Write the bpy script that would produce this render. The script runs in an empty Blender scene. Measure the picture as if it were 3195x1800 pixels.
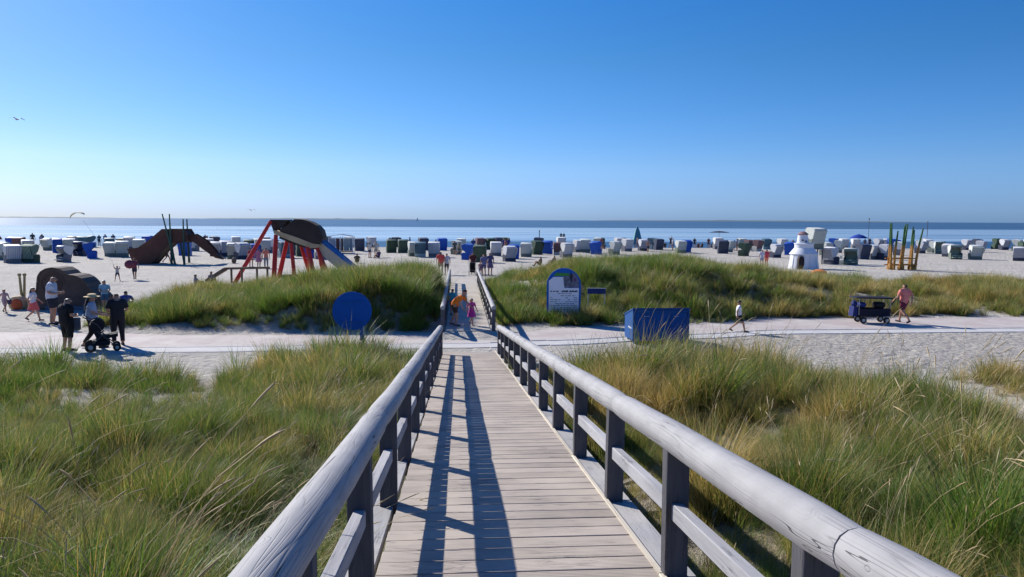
import bpy, bmesh, math, random
import numpy as np
from mathutils import Vector, Matrix, Euler, noise
R = math.radians
random.seed(7)
S = bpy.context.scene
C = S.collection

# ------------------------------------------------------------------ camera, sky, sun, exposure
cam_d = bpy.data.cameras.new("camera"); cam = bpy.data.objects.new("camera", cam_d); C.objects.link(cam)
cam_d.sensor_width = 36; cam_d.lens = 36 * 2357 / 3195
cam_d.clip_start = 0.05; cam_d.clip_end = 80000
cam.matrix_world = (Matrix.Translation((0, 0, 4.1)) @ Matrix.Rotation(R(-4.06), 4, 'Z')
                    @ Matrix.Rotation(R(90 - 5.175), 4, 'X') @ Matrix.Rotation(R(0.305), 4, 'Z'))
S.camera = cam
SUN_EL, SUN_AZ = R(31), R(41)          # azimuth is measured to the left of the boardwalk
world = bpy.data.worlds.new("World"); S.world = world; world.use_nodes = True
wt = world.node_tree; wn = wt.nodes; wl = wt.links
bg = wn['Background']; bg.inputs['Strength'].default_value = 0.077
sky = wn.new('ShaderNodeTexSky'); sky.sky_type = 'NISHITA'; sky.sun_disc = False
sky.sun_elevation = SUN_EL; sky.sun_rotation = -SUN_AZ
sky.altitude = 0; sky.air_density = 1.0; sky.dust_density = 0.25; sky.ozone_density = 3.5
# colour response of the sky: per channel contrast, then a tint that depends on height above the horizon only
hsv = wn.new('ShaderNodeHueSaturation'); hsv.inputs['Saturation'].default_value = 1.28
sepc = wn.new('ShaderNodeSeparateColor'); comb = wn.new('ShaderNodeCombineColor')
wl.new(sky.outputs[0], hsv.inputs['Color']); wl.new(hsv.outputs[0], sepc.inputs[0])
ST = .088
for i, g in enumerate((1.35, 1.15, 1.0)):
    pw_ = wn.new('ShaderNodeMath'); pw_.operation = 'POWER'; wl.new(sepc.outputs[i], pw_.inputs[0]); pw_.inputs[1].default_value = g
    ml = wn.new('ShaderNodeMath'); ml.operation = 'MULTIPLY'; wl.new(pw_.outputs[0], ml.inputs[0]); ml.inputs[1].default_value = ST ** (g - 1)
    wl.new(ml.outputs[0], comb.inputs[i])
tcw = wn.new('ShaderNodeTexCoord'); sxyz = wn.new('ShaderNodeSeparateXYZ'); wl.new(tcw.outputs['Generated'], sxyz.inputs[0])
trp = wn.new('ShaderNodeValToRGB'); wl.new(sxyz.outputs['Z'], trp.inputs[0]); el = trp.color_ramp.elements; el.new(.2); el.new(.3)
for e_, (p_, c_) in zip(el, ((0.0, (.31, .50, 1.14)), (.07, (.55, .59, .90)), (.20, (.70, .65, .74)), (.42, (.80, .80, .90)))): e_.position = p_; e_.color = (*c_, 1)
tm = wn.new('ShaderNodeVectorMath'); tm.operation = 'MULTIPLY'; wl.new(comb.outputs[0], tm.inputs[0]); wl.new(trp.outputs[0], tm.inputs[1])
t2 = wn.new('ShaderNodeVectorMath'); t2.operation = 'SCALE'; wl.new(tm.outputs[0], t2.inputs[0]); t2.inputs['Scale'].default_value = 1.5
wl.new(t2.outputs[0], bg.inputs['Color'])
sl = bpy.data.lights.new("sun", 'SUN'); sl.energy = 5.0; sl.angle = R(0.53); sl.color = (1, 0.955, 0.88)
sun = bpy.data.objects.new("sun", sl); C.objects.link(sun)
to_sun = Vector((-math.sin(SUN_AZ) * math.cos(SUN_EL), math.cos(SUN_AZ) * math.cos(SUN_EL), math.sin(SUN_EL)))
sun.rotation_euler = to_sun.to_track_quat('Z', 'Y').to_euler()
S.view_settings.view_transform = 'Standard'; S.view_settings.look = 'None'
S.view_settings.gamma = 1; S.view_settings.exposure = 0.35; S.view_settings.use_curve_mapping = False
S.cycles.max_bounces = 6; S.cycles.diffuse_bounces = 3; S.cycles.glossy_bounces = 2
S.cycles.transmission_bounces = 4; S.cycles.transparent_max_bounces = 6
S.cycles.caustics_reflective = False; S.cycles.caustics_refractive = False

# ------------------------------------------------------------------ materials
def rgb(h):
    return h if len(h) == 4 else (*h, 1)
class NT:
    def __init__(s, name):
        s.m = bpy.data.materials.new(name); s.m.use_nodes = True
        s.t = s.m.node_tree; s.n = s.t.nodes; s.l = s.t.links; s.b = s.n['Principled BSDF']
        s.out = s.n['Material Output']; s._c = None
    def N(s, ty, **kw):
        nd = s.n.new('ShaderNode' + ty)
        for k, v in kw.items(): setattr(nd, k, v)
        return nd
    def L(s, a, b): s.l.new(a, b)
    def coord(s, which='Object', scale=None):
        if which == 'World': o = s.N('NewGeometry').outputs['Position']
        else: o = s.N('TexCoord').outputs[which]
        if scale is not None:
            m = s.N('VectorMath', operation='MULTIPLY'); s.L(o, m.inputs[0]); m.inputs[1].default_value = scale; o = m.outputs[0]
        return o
    def noise(s, co, scale, detail=3, rough=.55, dist=0):
        n = s.N('TexNoise'); s.L(co, n.inputs['Vector']); n.inputs['Scale'].default_value = scale
        n.inputs['Detail'].default_value = detail; n.inputs['Roughness'].default_value = rough
        n.inputs['Distortion'].default_value = dist; return n.outputs['Fac']
    def ramp(s, fac, stops):
        r = s.N('ValToRGB'); s.L(fac, r.inputs[0]); e = r.color_ramp.elements
        while len(e) < len(stops): e.new(.5)
        for i, (p, c) in enumerate(stops): e[i].position = p; e[i].color = rgb(c)
        return r.outputs[0]
    def mix(s, fac, a, b, mode='MIX'):
        m = s.N('Mix', data_type='RGBA', blend_type=mode)
        for i, v in ((0, fac), (6, a), (7, b)):
            if hasattr(v, 'is_linked'): s.L(v, m.inputs[i])
            else: m.inputs[i].default_value = v if i == 0 else rgb(v)
        return m.outputs[2]
    def math(s, op, a, b=0, clamp=False):
        m = s.N('Math', operation=op, use_clamp=clamp)
        for i, v in ((0, a), (1, b)):
            if hasattr(v, 'is_linked'): s.L(v, m.inputs[i])
            else: m.inputs[i].default_value = v
        return m.outputs[0]
    def bump(s, h, strength, dist=.01):
        b = s.N('Bump'); b.inputs['Strength'].default_value = strength; b.inputs['Distance'].default_value = dist
        s.L(h, b.inputs['Height']); s.L(b.outputs[0], s.b.inputs['Normal']); return b
    def base(s, c): 
        if hasattr(c, 'is_linked'): s.L(c, s.b.inputs['Base Color'])
        else: s.b.inputs['Base Color'].default_value = rgb(c)
    def rough(s, v): s.b.inputs['Roughness'].default_value = v; s.b.inputs['Specular IOR Level'].default_value = .3

_plain = {}
def plain(name, col, rough=.7, var=.12, metal=0):
    if name in _plain: return _plain[name]
    t = NT(name); co = t.coord('Object')
    f = t.noise(co, 9, 4)
    dark = tuple(c * (1 - var) for c in col); lite = tuple(min(1, c * (1 + var)) for c in col)
    c = t.ramp(f, [(.3, dark), (.7, lite)])
    oi = t.N('ObjectInfo'); r = t.math('MULTIPLY_ADD', oi.outputs['Random'], var); t.n[-1].inputs[2].default_value = 1 - var / 2
    h = t.N('HueSaturation'); t.L(c, h.inputs['Color']); t.L(r, h.inputs['Value'])
    t.base(h.outputs[0]); t.rough(rough); t.b.inputs['Metallic'].default_value = metal
    _plain[name] = t.m; return t.m

def wood(name, c0, c1, axis=1, scale=1.0, grooves=0, sand=0.0, rough=.8, cracks=.35, world_sand=False):
    t = NT(name); oi = t.N('ObjectInfo')
    off = t.N('VectorMath', operation='ADD'); t.L(t.coord('Object'), off.inputs[0])
    cx = t.N('CombineXYZ'); 
    for i in range(3): t.L(t.math('MULTIPLY', oi.outputs['Random'], 37.0 + 11 * i), cx.inputs[i])
    t.L(cx.outputs[0], off.inputs[1])
    sc = [9, 9, 9]; sc[axis] = .55
    st = t.N('VectorMath', operation='MULTIPLY'); t.L(off.outputs[0], st.inputs[0]); st.inputs[1].default_value = [v * scale for v in sc]
    g = t.noise(st.outputs[0], 3.2, 6, .65, .6)
    big = t.noise(off.outputs[0], .9, 3)
    c = t.ramp(g, [(.28, c0), (.5, tuple((a + b) / 2 for a, b in zip(c0, c1))), (.72, c1)])
    fine = t.noise(st.outputs[0], 14, 3, .6)
    c = t.mix(t.math('MULTIPLY', fine, .35), c, tuple(v * .55 for v in c0))
    cr = t.ramp(t.noise(st.outputs[0], 1.6, 5, .55, 1.2), [(.485, (0, 0, 0)), (.5, (1, 1, 1)), (.515, (0, 0, 0))])
    msk = t.math('MULTIPLY', cr, t.ramp(t.noise(off.outputs[0], 2.3, 2), [(.5, (0, 0, 0)), (.62, (1, 1, 1))]))
    c = t.mix(t.math('MULTIPLY', msk, cracks * 2), c, (.035, .033, .032))
    v = t.math('MULTIPLY_ADD', oi.outputs['Random'], .22); t.n[-1].inputs[2].default_value = .89
    h = t.N('HueSaturation'); t.L(c, h.inputs['Color']); t.L(v, h.inputs['Value']); c = h.outputs[0]
    # bleached and darker weathering blotches
    c = t.mix(t.math('MULTIPLY', t.ramp(big, [(.4, (0, 0, 0)), (.65, (1, 1, 1))]), .35), c, tuple(min(1, x * 1.35) for x in c1))
    if sand:
        w = t.coord('World'); ns = t.noise(w, 1.3, 6, .62)
        fs = t.math('MULTIPLY', t.ramp(ns, [(.42, (0, 0, 0)), (.66, (1, 1, 1))]), sand)
        c = t.mix(fs, c, (.60, .52, .41))
    t.base(c); t.rough(rough)
    hgt = t.math('SUBTRACT', g, t.math('MULTIPLY', msk, 1.2))
    if grooves:
        wv = t.N('TexWave', wave_type='BANDS', bands_direction='Y'); t.L(t.coord('Object'), wv.inputs['Vector'])
        wv.inputs['Scale'].default_value = grooves
        hgt = t.math('ADD', hgt, t.math('MULTIPLY', wv.outputs['Fac'], .8))
    t.bump(hgt, .55, .006)
    return t.m

M = {}
def railwood(name, c0, c1):
    t = NT(name); oi = t.N('ObjectInfo'); add = t.N('VectorMath', operation='ADD'); t.L(t.coord('Object'), add.inputs[0])
    cx = t.N('CombineXYZ')
    for i in range(3): t.L(t.math('MULTIPLY', oi.outputs['Random'], 23.0 + 13 * i), cx.inputs[i])
    t.L(cx.outputs[0], add.inputs[1])
    def sc(v):
        m = t.N('VectorMath', operation='MULTIPLY'); t.L(add.outputs[0], m.inputs[0]); m.inputs[1].default_value = v; return m.outputs[0]
    a = t.noise(sc((8.5, .30, 8.5)), 1.0, 2, .5, .2)                # rings: many contour lines of one slow field
    kn = t.noise(sc((3.2, 2.2, 3.2)), 1.0, 1, .5)
    fld = t.math('ADD', a, t.math('MULTIPLY', t.ramp(kn, [(.60, (0, 0, 0)), (.80, (1, 1, 1))]), .55))
    sn_ = t.math('ABSOLUTE', t.math('SINE', t.math('MULTIPLY', fld, 62)))
    line = t.ramp(sn_, [(.0, (1, 1, 1)), (.28, (.25, .25, .25)), (.6, (0, 0, 0))])
    vis = t.ramp(t.noise(sc((4, .8, 4)), 1.0, 3, .6), [(.40, (.12, .12, .12)), (.62, (1, 1, 1))])
    fine = t.noise(sc((60, 1.6, 60)), 1.0, 3, .6); mott = t.noise(sc((2, 1.6, 2)), 1.6, 4, .6)
    c = t.ramp(mott, [(.3, c0), (.7, c1)]); c = t.mix(t.math('MULTIPLY', fine, .32), c, tuple(v * .55 for v in c0))
    c = t.mix(t.math('MULTIPLY', t.math('MULTIPLY', line, vis), .45), c, (.12, .11, .115))
    ck = t.math('ABSOLUTE', t.math('SINE', t.math('MULTIPLY', t.noise(sc((7, .30, 7)), 1.0, 3, .6, .5), 21)))
    crk = t.math('MULTIPLY', t.ramp(ck, [(.0, (1, 1, 1)), (.035, (1, 1, 1)), (.06, (0, 0, 0))]), t.ramp(t.noise(sc((2, 1.1, 2)), 1.0, 2), [(.46, (0, 0, 0)), (.52, (1, 1, 1))]))
    c = t.mix(t.math('MULTIPLY', crk, .9), c, (.05, .05, .055))
    t.base(c); t.rough(.72)
    hg = t.math('SUBTRACT', t.math('MULTIPLY', fine, .5), t.math('ADD', t.math('MULTIPLY', crk, 1.6), t.math('MULTIPLY', t.math('MULTIPLY', line, vis), .7)))
    t.bump(hg, .6, .006); return t.m
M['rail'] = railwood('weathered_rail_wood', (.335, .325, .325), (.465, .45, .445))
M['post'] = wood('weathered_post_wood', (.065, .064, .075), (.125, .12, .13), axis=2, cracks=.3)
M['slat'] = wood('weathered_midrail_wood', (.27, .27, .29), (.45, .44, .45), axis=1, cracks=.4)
M['plank'] = wood('deck_plank_wood', (.29, .245, .21), (.47, .40, .345), axis=0, grooves=14, sand=.40, cracks=.45)
M['plank2'] = wood('sandy_plank_wood', (.44, .39, .33), (.58, .52, .44), axis=0, sand=.85, cracks=.25)
M['side'] = wood('side_board_wood', (.28, .275, .28), (.42, .41, .40), axis=1, sand=.3)
M['edge'] = wood('sandy_edge_wood', (.54, .48, .38), (.68, .61, .49), axis=1, sand=.7, cracks=.15)
M['log'] = wood('brown_log', (.13, .085, .055), (.24, .165, .11), axis=0)
M['playbrown'] = wood('brown_play_wood', (.07, .034, .024), (.15, .07, .05), axis=0)
M['playdark'] = wood('dark_play_wood', (.035, .027, .024), (.085, .06, .05), axis=0)
M['playtan'] = wood('tan_play_wood', (.42, .30, .17), (.58, .43, .27), axis=0)
M['playpost'] = wood('green_stained_post', (.03, .07, .055), (.07, .13, .09), axis=2)
M['redwood'] = wood('red_painted_wood', (.42, .028, .035), (.62, .055, .05), axis=2, cracks=.15)
M['olive'] = wood('olive_post_wood', (.27, .24, .11), (.40, .36, .18), axis=2)

# ground sand
t = NT('beach_sand'); w = t.coord('World')
n1 = t.noise(w, .35, 5, .6); n2 = t.noise(w, 5.0, 6, .7); n3 = t.noise(w, 60, 3, .7)
c = t.ramp(n1, [(.3, (.48, .44, .375)), (.7, (.62, .57, .495))])
c = t.mix(t.math('MULTIPLY', n3, .25), c, (.36, .33, .30))
c = t.mix(t.ramp(n2, [(.56, (0, 0, 0)), (.72, (.6, .6, .6))]), c, (.30, .26, .205))
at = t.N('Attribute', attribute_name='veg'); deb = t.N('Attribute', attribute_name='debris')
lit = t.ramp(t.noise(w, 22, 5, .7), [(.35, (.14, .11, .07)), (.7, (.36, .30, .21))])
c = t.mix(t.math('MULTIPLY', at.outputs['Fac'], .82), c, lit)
dn = t.ramp(t.noise(w, 8, 5, .75), [(.51, (0, 0, 0)), (.57, (1, 1, 1))])
c = t.mix(t.math('MULTIPLY', t.math('MULTIPLY', dn, deb.outputs['Fac']), .8), c, (.20, .165, .13))
wet = t.N('SeparateXYZ'); t.L(w, wet.inputs[0])
wf = t.N('MapRange'); t.L(wet.outputs['Y'], wf.inputs[0]); wf.inputs[1].default_value = 121; wf.inputs[2].default_value = 131
c = t.mix(wf.outputs[0], c, (.17, .16, .145))
t.base(c); t.rough(.92)
# footprints: dimples of trodden sand
vo = t.N('TexVoronoi', feature='SMOOTH_F1'); t.L(t.coord('World', (1, 1, .2)), vo.inputs['Vector']); vo.inputs['Scale'].default_value = 2.6
fp = t.ramp(vo.outputs['Distance'], [(.05, (0, 0, 0)), (.42, (1, 1, 1))])
hg = t.math('ADD', t.math('MULTIPLY', fp, .55), t.math('ADD', n2, t.math('MULTIPLY', n3, .12)))
t.bump(hg, .95, .14); M['sand'] = t.m

t = NT('concrete_pavers'); w = t.coord('World')
br = t.N('TexBrick'); t.L(w, br.inputs['Vector']); br.inputs['Scale'].default_value = 1.0
br.inputs['Brick Width'].default_value = .2; br.inputs['Row Height'].default_value = .1; br.inputs['Mortar Size'].default_value = .006
br.inputs['Color1'].default_value = (.47, .39, .36, 1); br.inputs['Color2'].default_value = (.52, .44, .41, 1); br.inputs['Mortar'].default_value = (.40, .36, .33, 1)
n = t.noise(w, .8, 6, .65)
c = t.mix(t.ramp(n, [(.42, (0, 0, 0)), (.62, (.85, .85, .85))]), br.outputs[0], (.57, .53, .48))
t.base(c); t.rough(.85); t.bump(t.noise(w, 20, 4), .3, .01); M['paver'] = t.m
t = NT('pale_concrete'); w = t.coord('World'); n = t.noise(w, 1.6, 6, .65)
c = t.ramp(n, [(.3, (.50, .48, .46)), (.7, (.62, .60, .57))]); t.base(c); t.rough(.85); t.bump(t.noise(w, 25, 4), .25, .008); M['concrete'] = t.m

# sea: calm tidal flat, ruffled bands near the shore and beyond
t = NT('tidal_sea'); w = t.coord('World'); sp = t.N('SeparateXYZ'); t.L(w, sp.inputs[0])
wob = t.noise(t.coord('World', (.0006, .004, 0)), 3, 5, .6)
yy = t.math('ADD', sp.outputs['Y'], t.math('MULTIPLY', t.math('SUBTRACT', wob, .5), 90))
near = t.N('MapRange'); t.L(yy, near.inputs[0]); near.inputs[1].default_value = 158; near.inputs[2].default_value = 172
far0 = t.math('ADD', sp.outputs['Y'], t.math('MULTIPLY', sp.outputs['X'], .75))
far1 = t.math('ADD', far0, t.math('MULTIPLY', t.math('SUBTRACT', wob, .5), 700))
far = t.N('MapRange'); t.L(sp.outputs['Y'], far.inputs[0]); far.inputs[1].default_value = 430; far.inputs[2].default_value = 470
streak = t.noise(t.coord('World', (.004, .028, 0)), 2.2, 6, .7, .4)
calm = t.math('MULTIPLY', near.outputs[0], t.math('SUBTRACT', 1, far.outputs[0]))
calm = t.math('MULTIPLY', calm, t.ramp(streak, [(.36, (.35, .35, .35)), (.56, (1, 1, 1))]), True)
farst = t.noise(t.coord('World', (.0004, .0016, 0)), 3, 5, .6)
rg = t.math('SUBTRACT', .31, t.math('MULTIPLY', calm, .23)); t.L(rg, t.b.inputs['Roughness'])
cc = t.mix(calm, (.016, .045, .085), (.36, .42, .48))  # dark and pale base colours also stand in for the reflected sky
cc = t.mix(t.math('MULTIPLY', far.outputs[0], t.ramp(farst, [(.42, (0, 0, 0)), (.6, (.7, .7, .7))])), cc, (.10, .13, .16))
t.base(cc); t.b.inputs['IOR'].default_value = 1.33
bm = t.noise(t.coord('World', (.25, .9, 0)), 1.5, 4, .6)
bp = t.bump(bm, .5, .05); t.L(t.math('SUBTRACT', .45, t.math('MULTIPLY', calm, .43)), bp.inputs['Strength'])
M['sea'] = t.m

def grassmat(name, pal, noise_sc=.35, transl=.42):
    t = NT(name); w = t.coord('World')
    a = t.N('Attribute', attribute_name='bl'); sp = t.N('SeparateColor'); t.L(a.outputs['Color'], sp.inputs[0])
    ti = t.N('Attribute', attribute_name='tint', attribute_type='INSTANCER')
    green = t.ramp(sp.outputs[0], [(0, pal[0]), (.5, pal[1]), (1, pal[2])])
    straw = t.ramp(sp.outputs[0], [(0, pal[3]), (1, pal[4])])
    dry = t.math('ADD', sp.outputs[2], t.math('SUBTRACT', ti.outputs['Fac'], .5), True)
    c = t.mix(t.ramp(dry, [(.36, (0, 0, 0)), (.60, (1, 1, 1))]), green, straw)
    # sun bleached tips
    tip = t.ramp(sp.outputs[1], [(.62, (0, 0, 0)), (1, (.55, .55, .55))])
    c = t.mix(tip, c, (.38, .32, .15))
    c = t.mix(t.ramp(sp.outputs[1], [(.0, (.9, .9, .9)), (.38, (0, 0, 0))]), c, (.10, .070, .035))     # dead sheaths at each blade's foot, also painting in shade between tufts
    hue = t.N('HueSaturation'); t.L(c, hue.inputs['Color'])
    t.L(t.math('MULTIPLY_ADD', t.noise(w, 1.1, 3), .5), hue.inputs['Value']); t.n[-1].inputs[2].default_value = .75
    # MULTIPLY_ADD third input
    for nd in t.n:
        if nd.bl_idname == 'ShaderNodeMath' and nd.operation == 'MULTIPLY_ADD': nd.inputs[2].default_value = .75
    t.base(hue.outputs[0]); t.b.inputs['Roughness'].default_value = .5; t.b.inputs['Specular IOR Level'].default_value = .3
    tr = t.N('BsdfTranslucent'); t.L(hue.outputs[0], tr.inputs[0]); mx = t.N('MixShader'); mx.inputs[0].default_value = transl
    t.L(t.b.outputs[0], mx.inputs[1]); t.L(tr.outputs[0], mx.inputs[2]); t.L(mx.outputs[0], t.out.inputs[0])
    return t.m
PAL = [(.042, .135, .015), (.115, .225, .024), (.29, .29, .05), (.42, .27, .055), (.68, .52, .21)]
M['grass'] = grassmat('marram_grass', PAL)
t = NT('seed_head'); t.base(t.ramp(t.noise(t.coord('World'), 3, 2), [(.3, (.36, .26, .12)), (.7, (.56, .44, .25))])); t.rough(.7); M['seed'] = t.m

def wicker(name, a, b):
    t = NT(name); co = t.coord('Object')
    ck = t.N('TexChecker'); t.L(co, ck.inputs['Vector']); ck.inputs['Scale'].default_value = 22
    n = t.noise(co, 3, 3); c = t.mix(t.math('MULTIPLY', ck.outputs['Fac'], .35), a, b)
    c = t.mix(t.math('MULTIPLY', n, .3), c, tuple(v * .6 for v in a)); t.base(c); t.rough(.6)
    t.bump(ck.outputs['Fac'], .4, .01); return t.m
def stripes(name, a, b, sc=3.2, thr=.5):
    t = NT(name); wv = t.N('TexWave', wave_type='BANDS', bands_direction='X'); t.L(t.coord('Object'), wv.inputs['Vector'])
    wv.inputs['Scale'].default_value = sc; c = t.ramp(wv.outputs['Fac'], [(thr - .06, a), (thr + .06, b)])
    t.base(c); t.rough(.85); return t.m
WH = (.76, .75, .72)
KM = {  # shell, cover fabric, base; the W base is coloured darker to carry its shade
 'W': (wicker('white_wicker', WH, (.46, .45, .43)), stripes('navy_white_stripe', (.03, .05, .14), (.5, .52, .55)), plain('shaded_wicker_base', (.17, .17, .19))),
 'WN': (wicker('white_wicker_grey', (.70, .70, .71), (.52, .52, .55)), plain('navy_fabric', (.022, .03, .075)), plain('navy_base', (.05, .055, .09))),
 'WG': (wicker('pale_wicker', (.66, .68, .62), (.48, .51, .46)), stripes('green_white_stripe', (.03, .10, .05), (.45, .5, .42)), plain('grey_green_base', (.16, .19, .16))),
 'G': (stripes('green_striped_shell', (.035, .085, .06), (.36, .44, .33), 2.4, .45), plain('green_fabric', (.05, .15, .08)), plain('dark_green_base', (.035, .07, .05))),
 'B': (plain('blue_wicker', (.012, .085, .42), .55), plain('blue_fabric', (.02, .06, .30)), None),
 'V': (plain('green_wicker', (.05, .085, .055), .6, .35), stripes('green_fabric_stripe', (.04, .15, .07), (.4, .5, .3)), None),
 'T': (plain('teal_wicker', (.06, .13, .17), .6, .3), plain('teal_fabric', (.03, .1, .16)), plain('pale_teal_base', (.3, .4, .42))),
 'N': (plain('slate_wicker', (.05, .062, .10), .6), plain('slate_fabric', (.04, .05, .1)), None),
 'M': (plain('maroon_wicker', (.15, .085, .09), .6, .3), plain('brown_fabric', (.13, .06, .05)), plain('pale_base', (.5, .47, .42))),
}

# ------------------------------------------------------------------ mesh helpers
class MB:
    def __init__(s): s.v = []; s.f = []; s.m = []; s.mi = 0
    def add(s, vs, fs, mat4=None):
        o = len(s.v)
        s.v += [tuple(mat4 @ Vector(p)) if mat4 else tuple(p) for p in vs]
        s.f += [tuple(i + o for i in f) for f in fs]; s.m += [s.mi] * len(fs); return s
    def box(s, c, d, rot=None):
        x, y, z = [v / 2 for v in d]
        vs = [(-x,-y,-z),(x,-y,-z),(x,y,-z),(-x,y,-z),(-x,-y,z),(x,-y,z),(x,y,z),(-x,y,z)]
        m = Matrix.Translation(c)
        if rot: m = m @ Euler(rot).to_matrix().to_4x4()
        return s.add(vs, [(0,3,2,1),(4,5,6,7),(0,1,5,4),(1,2,6,5),(2,3,7,6),(3,0,4,7)], m)
    def tube(s, pts, rad, n=8, caps=True, flat=1.0):
        pts = [Vector(p) for p in pts]
        if not hasattr(rad, '__len__'): rad = [rad] * len(pts)
        o = len(s.v); up = None; fs = []
        for i, p in enumerate(pts):
            d = (pts[min(i+1, len(pts)-1)] - pts[max(i-1, 0)]).normalized()
            if up is None: up = d.orthogonal().normalized() if abs(d.z) > .9 else d.cross(Vector((0,0,1))).normalized()
            a = (up - d * up.dot(d)).normalized(); b = d.cross(a); up = a
            for k in range(n):
                t_ = 2 * math.pi * k / n
                s.v.append(tuple(p + (a * math.cos(t_) + b * math.sin(t_) * flat) * rad[i]))
        for i in range(len(pts) - 1):
            for k in range(n):
                k2 = (k + 1) % n; fs.append((o+i*n+k, o+i*n+k2, o+(i+1)*n+k2, o+(i+1)*n+k))
        if caps:
            fs.append(tuple(o + k for k in reversed(range(n)))); e = o + (len(pts)-1)*n; fs.append(tuple(e + k for k in range(n)))
        s.f += fs; s.m += [s.mi] * len(fs); return s
    def prism(s, prof, axis, a, b, mat4=None):   # closed profile of (u,v), pushed from a to b along axis
        n = len(prof)
        def P(u, v, w): return {'x': (w, u, v), 'y': (u, w, v), 'z': (u, v, w)}[axis]
        vs = [P(u, v, a) for u, v in prof] + [P(u, v, b) for u, v in prof]
        fs = [(i, (i+1) % n, n + (i+1) % n, n + i) for i in range(n)] + [tuple(range(n))[::-1], tuple(range(n, 2*n))]
        return s.add(vs, fs, mat4)
    def lathe(s, prof, n=16, c=(0,0,0), mat4=None):
        vs = []; fs = []
        for r, z in prof:
            for k in range(n):
                a = 2*math.pi*k/n; vs.append((c[0]+r*math.cos(a), c[1]+r*math.sin(a), c[2]+z))
        for i in range(len(prof)-1):
            for k in range(n): k2 = (k+1) % n; fs.append((i*n+k, i*n+k2, (i+1)*n+k2, (i+1)*n+k))
        fs.append(tuple(reversed(range(n)))); fs.append(tuple((len(prof)-1)*n+k for k in range(n)))
        return s.add(vs, fs, mat4)
    def ball(s, c, r, n=10, mat4=None):
        if not hasattr(r, '__len__'): r = (r, r, r)
        vs = []; fs = []
        m = n // 2
        for i in range(1, m):
            p = math.pi * i / m
            for k in range(n):
                a = 2*math.pi*k/n; vs.append((c[0]+r[0]*math.sin(p)*math.cos(a), c[1]+r[1]*math.sin(p)*math.sin(a), c[2]+r[2]*math.cos(p)))
        t0 = len(vs); vs += [(c[0], c[1], c[2]+r[2]), (c[0], c[1], c[2]-r[2])]
        for i in range(m-2):
            for k in range(n): k2 = (k+1) % n; fs.append((i*n+k, (i+1)*n+k, (i+1)*n+k2, i*n+k2))
        for k in range(n): k2 = (k+1) % n; fs += [(t0, k, k2), (t0+1, (m-2)*n+k2, (m-2)*n+k)]
        return s.add(vs, fs, mat4)
    def mesh(s, name, mats, smooth=True, bevel=0):
        me = bpy.data.meshes.new(name); me.from_pydata(s.v, [], s.f)
        mats = mats if isinstance(mats, (list, tuple)) else [mats]
        for m in mats: me.materials.append(m)
        bm = bmesh.new(); bm.from_mesh(me)
        for f, i in zip(bm.faces, s.m): f.material_index = i
        bmesh.ops.recalc_face_normals(bm, faces=bm.faces)
        if bevel: bmesh.ops.bevel(bm, geom=bm.edges[:], offset=bevel, segments=1, affect='EDGES')
        bm.to_mesh(me); bm.free()
        if smooth:
            me.polygons.foreach_set('use_smooth', [True] * len(me.polygons))
            me.set_sharp_from_angle(angle=R(38))
        return me
    def build(s, name, mats, parent=None, loc=None, rot=None, **k):
        return link(name, s.mesh(name, mats, **k), parent, loc, rot)

def link(name, me, parent=None, loc=None, rot=None):
    o = bpy.data.objects.new(name, me); C.objects.link(o)
    if parent is not None: o.parent = parent
    if loc is not None: o.location = loc
    if rot is not None: o.rotation_euler = rot
    return o
def empty(name, label, cat, loc=(0,0,0), rotz=0, group=None):
    o = bpy.data.objects.new(name, None); C.objects.link(o); o.empty_display_size = .2
    o.location = loc; o.rotation_euler = (0, 0, rotz); return tag(o, label, cat, group)
def tag(o, label=None, cat=None, group=None, kind=None):
    for k, v in (('label', label), ('category', cat), ('group', group), ('kind', kind)):
        if v: o[k] = v
    return o
def copy_tree(o, parent=None):
    c = o.copy(); C.objects.link(c)
    if parent is not None: c.parent = parent
    for ch in list(o.children): copy_tree(ch, c)
    return c
def lerp(a, b, t_): return a + (b - a) * t_
def ss(a, b, x):
    t_ = max(0., min(1., (x - a) / (b - a))); return t_ * t_ * (3 - 2 * t_)
def interp(x, pts):
    if x <= pts[0][0]: return pts[0][1]
    for (a, va), (b, vb) in zip(pts, pts[1:]):
        if x <= b: t_ = (x - a) / (b - a); t_ = t_*t_*(3-2*t_); return va + (vb - va) * t_
    return pts[-1][1]
def fn(x, y, s=1., z=0.): return noise.noise(Vector((x * s, y * s, z)))

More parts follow.
